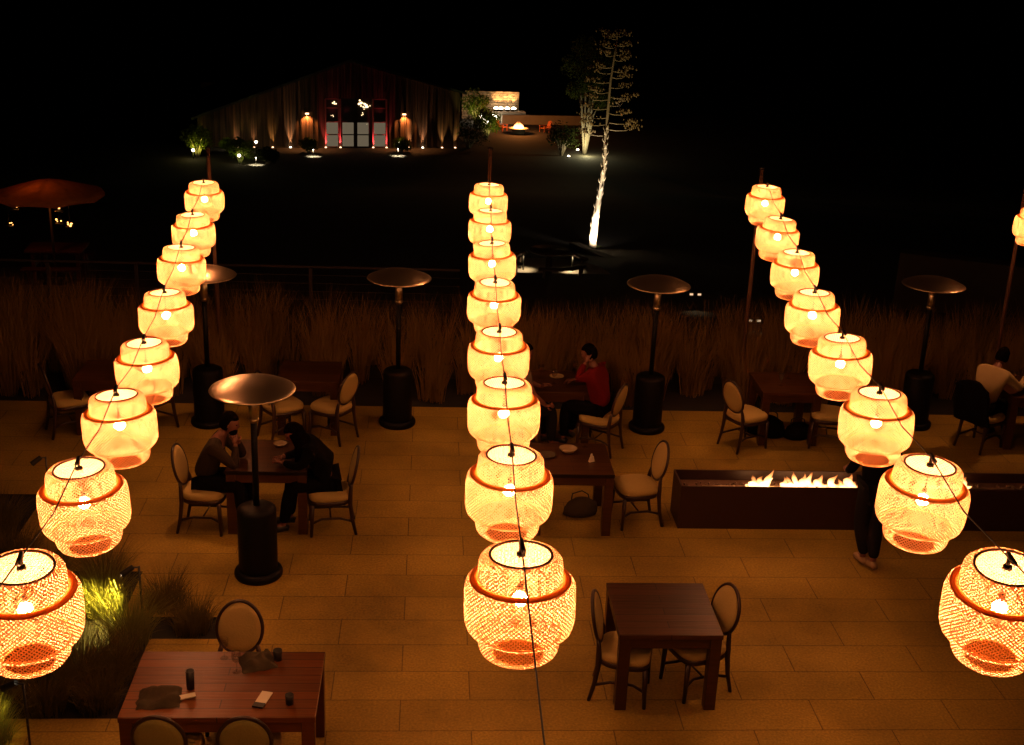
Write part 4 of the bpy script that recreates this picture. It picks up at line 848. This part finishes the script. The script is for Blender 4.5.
for i, (u, e, c, lb) in enumerate([(2.72, 16, UC, 'leftmost uplight washing the barn boards'), (3.98, 16, UC, 'second uplight from the left on the barn boards'), (5.38, 22, (1, .55, .15), 'third uplight from the left, near the yellow light'), (6.71, 55, (1, .55, .25), 'brightest uplight left of the barn doors'),
        (9.38, 34, (1, .10, .12), 'red-lit uplight at the left door jamb'), (10.5, 34, (1, .10, .12), 'red-lit uplight between the two left doors'), (13.02, 34, (1, .10, .12), 'red-lit uplight between the two right doors'), (14.05, 34, (1, .10, .12), 'red-lit uplight at the right door jamb'),
        (15.83, 34, UC, 'first uplight right of the barn doors'), (16.88, 45, (1, .52, .25), 'second uplight right of the barn doors'), (18.41, 26, (1, .58, .2), 'third uplight right of the barn doors'), (19.45, 22, (1, .62, .2), 'uplight at the right corner of the barn')]):
    p = F(u, -.06, .17); t_ = F(u, 2.2, .10); uplight(p.x, p.y, p.z, t_.x, t_.y, t_.z, e * (14 if i in (4, 5, 6, 7) else 11), c, 40, lb, i in (3, 9), .09)
for u, lb in ((8.0, 'wall lantern left of the barn doors'), (15.41, 'wall lantern right of the barn doors')):
    p = F(u, 2.62, .14); r = empty('wall_lantern', p, TH, lb, 'wall lamp', 'wall lanterns on the barn'); MB().box((0, 0, .06), (.34, .18, .05)).build('shade', M['black'], r, False); MB().box((0, 0, -.03), (.26, .12, .10)).build('lens', M['sconce'], r, False)
    spot('sconce_spot', F(u, 2.48, .20), F(u, 0, .16), 420, (1, .34, .09), 125, .6, .06)
for i, (x, y, e, lb) in enumerate([(-15.16, 93.2, 8, 'yellow garden light at the far left of the barn wall'), (-13.09, 93.6, 12, 'yellow garden light second from the left'), (-9.0, 93.9, 12, 'bright garden light in the shrub below the left wall lantern'), (-2.49, 95.2, 12, 'bright garden light in the shrub below the right wall lantern'), (-16.79, 88.5, 45, 'garden light under the yellow-green shrub at the left'), (-13.3, 86.6, 14, 'garden light under the dim green shrub')]):
    r = empty('garden_light', (x, y, ter(y)), 0, lb, 'garden light', 'garden lights among the barn shrubs'); MB().tube([(0, 0, 0), (0, 0, .55)], .03, 8).build('post', M['black'], r); MB().ball((0, 0, .62), .10, 8).build('lens', M['lampwhite'], r)
    point('garden_bulb', (x, y - .15, ter(y) + .85), e * .22, (1, .80, .12), .1)
for i, (x, y, e, lb) in enumerate([(-8.65, 91.3, 1, 'left of the doors'), (-2.51, 92.8, 1, 'right of the doors'), (-12.16, 86.6, .8, 'at the lower left of the barn')]):
    z = ter(y); r = empty('path_light', (x, y, z), 0, 'hooded path light casting a white pool %s' % lb, 'path light', 'path lights by the barn')
    MB().tube([(0, 0, 0), (0, 0, .55)], .025, 8).build('post', M['black'], r); MB().lathe([(.16, .55), (.04, .64), (.001, .65)], 14).build('hood', M['black'], r); MB().ball((0, 0, .53), .05, 8).build('lens', M['lampwhite'], r)
    spot('pool_spot', (x, y, z + .46), (x, y, z - 1), 420 * e, (1, .88, .58), 115, .5, .05)
mb = MB()
for i in range(7): mb.box((4.0 + i * 1.9, -2.6, -.05 - .02 * i), (1.8, 2.6, .06))
g = MB().box((9.5, -3.1, -.02), (21, 5.6, .08)).build('barn_terrace', M['dimwall'], None, False, BO); g.rotation_euler = (0, 0, TH); tag(g, kind='structure')

# ------------------------------------------------------------------ stone wall, fire table and orange chairs
z0 = -10.75
sw = MB().box((0, 0, 1.3), (5.4, .6, 2.6)).build('stone_wall', M['rock'], None, False, (5.4, 118.2, z0), bevel=.03); sw.rotation_euler = (0, 0, .1); tag(sw, 'lit stacked stone wall right of the barn', 'wall')
lw = MB().box((0, 0, .45), (8.5, .4, .9)).build('low_wall', M['cream_wall'], None, False, (10.6, 115.3, z0), bevel=.03); lw.rotation_euler = (0, 0, .1); tag(lw, 'low dim wall behind the orange chairs', 'wall')
for i, (x, y, dz, lb) in enumerate([(4.45, 115.9, .2, 'glowing lantern left of the stone wall foot'), (4.85, 114.2, .0, 'small glowing lantern below the left one'), (5.7, 115.6, .2, 'glowing lantern at the near right of the bush')]):
    r = empty('floor_lantern', (x, y, z0 + dz), 0, lb, 'lantern', 'glowing lanterns at the stone wall'); MB().lathe([(.18, 0), (.27, .12), (.27, .45), (.18, .62)], 12).build('glass', M['lampwhite'], r); MB().lathe([(.2, .62), (.05, .72), (.001, .73)], 12).build('lid', M['black'], r)
for i, (x, lb) in enumerate([(5.95, 'first of four uplights on the stone wall from the left'), (6.4, 'second of four uplights on the stone wall from the left'), (7.0, 'third of four uplights on the stone wall from the left'), (7.6, 'last of four uplights on the stone wall from the left')]):
    uplight(x, 117.35 + .1 * (x - 6), z0 + 1.0, x, 117.95 + .1 * (x - 6), z0 + 2.2, 300, (1, .56, .22), 60, lb, True, .27, 'uplights on the stone wall')
MB_p = MB().box((7.1, 117.4, z0 + .45), (3.2, .9, .9), .1); tag(MB_p.build('low_wall', M['cream_wall'], None, False, bevel=.02), 'low planter wall carrying the four bright uplights', 'wall')
ft = empty('fire_table', (7.5, 108.2, -10.48), 0, 'low fire table burning between the orange chairs', 'fire pit')
MB().lathe([(.55, 0), (.6, .35), (.95, .40), (.95, .46), (.4, .46), (.38, .40), (.001, .40)], 24, caps=False).build('bowl', M['cream_wall'], ft)
mb = MB()
for k in range(9): a = k * .7; mb.tube([(.32 * cos(a), .3 * sin(a), .42), (.26 * cos(a), .24 * sin(a), .66), (.10 * cos(a), .1 * sin(a), .95 + .2 * sin(k * 3))], [.20, .17, .01], 7)
mb.build('flame', M['flame'], ft); point('fire_glow', (7.5, 108.2, -9.3), 520, (1, .30, .06), .3)
def adirondack(x, y, deg, lb):
    r = empty('adirondack_chair', (x, y, ter(y)), R(deg), lb, 'chair', 'orange chairs round the far fire table')
    mb = MB()
    for k in range(5): yy = (k - 2) * .115; mb.box((-.33, yy, .72 - .02 * abs(k - 2)), (.03, .10, .80 - .06 * abs(k - 2)))
    o = mb.build('backrest', M['adir'], r, False); o.rotation_euler = (0, R(-18), 0); tag(o, kind='stuff')
    mb = MB().box((.0, 0, .36), (.55, .56, .04)); mb.build('seat', M['adir'], r, False)
    for s_ in (-1, 1):
        MB().box((.0, s_ * .33, .56), (.72, .12, .03)).build('armrest', M['adir'], r, False); MB().box((.28, s_ * .31, .27), (.08, .04, .54)).build('leg', M['adir'], r, False); MB().box((-.28, s_ * .31, .24), (.08, .04, .48)).build('leg', M['adir'], r, False)
adirondack(6.15, 109.6, -40, 'orange slatted chair left of the far fire table, facing the fire'); adirondack(5.15, 108.0, 5, 'orange slatted chair farthest left of the far fire table'); adirondack(9.9, 109.6, 215, 'orange slatted chair right of the far fire table')
point('tree_glow', (12.0, 95.6, ter(96) + .5), 190, (1, .88, .45), .1)
uplight(11.6, 98.3, ter(98.3), 12, 97.2, -4, 30, (.9, .92, 1), 60, 'small bluish white light at the foot of the slim tree', True, .13, 'ground lights at the slim tree')
uplight(10.5, 94.6, ter(94.6), 10.2, 95.6, -9, 14, (1, .85, .5), 60, 'small white light beside the small dark bush', True, .12, 'ground lights at the slim tree')
spot('bush_spot', (4.0, 108.6, -10.2), (4.0, 111.5, -8.6), 420, (.95, 1, .2), 55, .6, .1)
spot('bush_spot', (5.6, 101.6, -10.2), (5.1, 104, -8.8), 260, (1, .95, .25), 60, .6, .1)
spot('bush_spot', (-16.9, 87.6, -9.6), (-16.6, 89.6, -9.0), 300, (.95, .95, .10), 44, .6, .1)
spot('bush_spot', (-13.2, 85.9, -9.6), (-13.3, 87.6, -9.2), 60, (.85, 1, .2), 60, .6, .1)
spot('bush_spot', (2.25, 96.2, -10.0), (2.35, 97.2, -6), 160, (.9, .95, .25), 30, .6, .1)

# ------------------------------------------------------------------ umbrella glowing over the picnic table
ux, uy = -8.25, 27.0; gz = -1.45
cn = empty('garden_umbrella', (ux, uy, gz), 0, 'wide umbrella glowing faint orange over the picnic table at the far left', 'umbrella')
mb = MB(); n = 32
prof = [(.001, 2.36), (.3, 2.31), (.7, 2.20), (1.0, 2.11), (1.16, 2.07), (1.16, 2.00), (1.14, 2.00), (1.14, 2.05), (1.0, 2.09), (.7, 2.18), (.3, 2.29), (.001, 2.33)]
vs = [(r * cos(2 * pi * j / n), r * sin(2 * pi * j / n), z - .05 * (r / 1.2) ** 2 * (1 - abs(cos(4 * 2 * pi * j / n)))) for r, z in prof for j in range(n)]
mb.add(vs, [(i * n + j, i * n + (j + 1) % n, (i + 1) * n + (j + 1) % n, (i + 1) * n + j) for i in range(len(prof) - 1) for j in range(n)]); mb.build('canopy', M['canvas'], cn)
MB().tube([(0, 0, 0), (0, 0, 2.32)], .028, 8).build('pole', M['fenceposts'], cn); MB().lathe([(.28, 0), (.28, .05), (.05, .08)], 20).build('base', M['black'], cn)
for k in range(8): a = k * pi / 4; MB().tube([(.03 * cos(a), .03 * sin(a), 2.28), (1.10 * cos(a), 1.10 * sin(a), 2.03)], .012, 5).build('rib', M['fenceposts'], cn)
point('umbrella_glow', (ux - .1, uy - .35, gz + 1.90), 9, (1, .26, .035), .05)
for i, (dx, dy, z, lb) in enumerate([(-.52, -.7, .42, 'candle lantern hanging under the left of the glowing umbrella'), (.42, -.75, .42, 'small candle lantern hanging under the right of the glowing umbrella'), (-.66, -.7, .06, 'candle lantern hanging low at the left below the umbrella'), (.60, -.7, .08, 'cluster of candles hanging low at the right below the umbrella'), (.36, -.6, .12, 'dim candle lantern hanging low between the umbrella pole and the right cluster')]):
    r = empty('candle_lantern', (ux + dx, uy + dy, z), 0, lb, 'lantern', 'candle lanterns under the umbrella'); q = random.Random(i); mb = MB()
    for k in range(3 + (i == 3) * 2): mb.ball((q.uniform(-.07, .07), q.uniform(-.03, .03), q.uniform(-.02, .05)), q.uniform(.010, .024), 6, sz=.9)
    f_ = mb.build('candle_flames', M['candle'], r); tag(f_, kind='stuff'); MB().lathe([(.09, -.05), (.095, -.035), (.001, -.03)], 14).build('tray', M['black'], r)
    mb = MB()
    for a in (0, 2.1, 4.2): mb.tube([(.09 * cos(a), .09 * sin(a), -.04), (0, 0, .14)], .003, 4)
    mb.tube([(0, 0, .14), (0, 0, gz + 2.02 - z)], .003, 4); mb.build('cord', M['cord'], r)
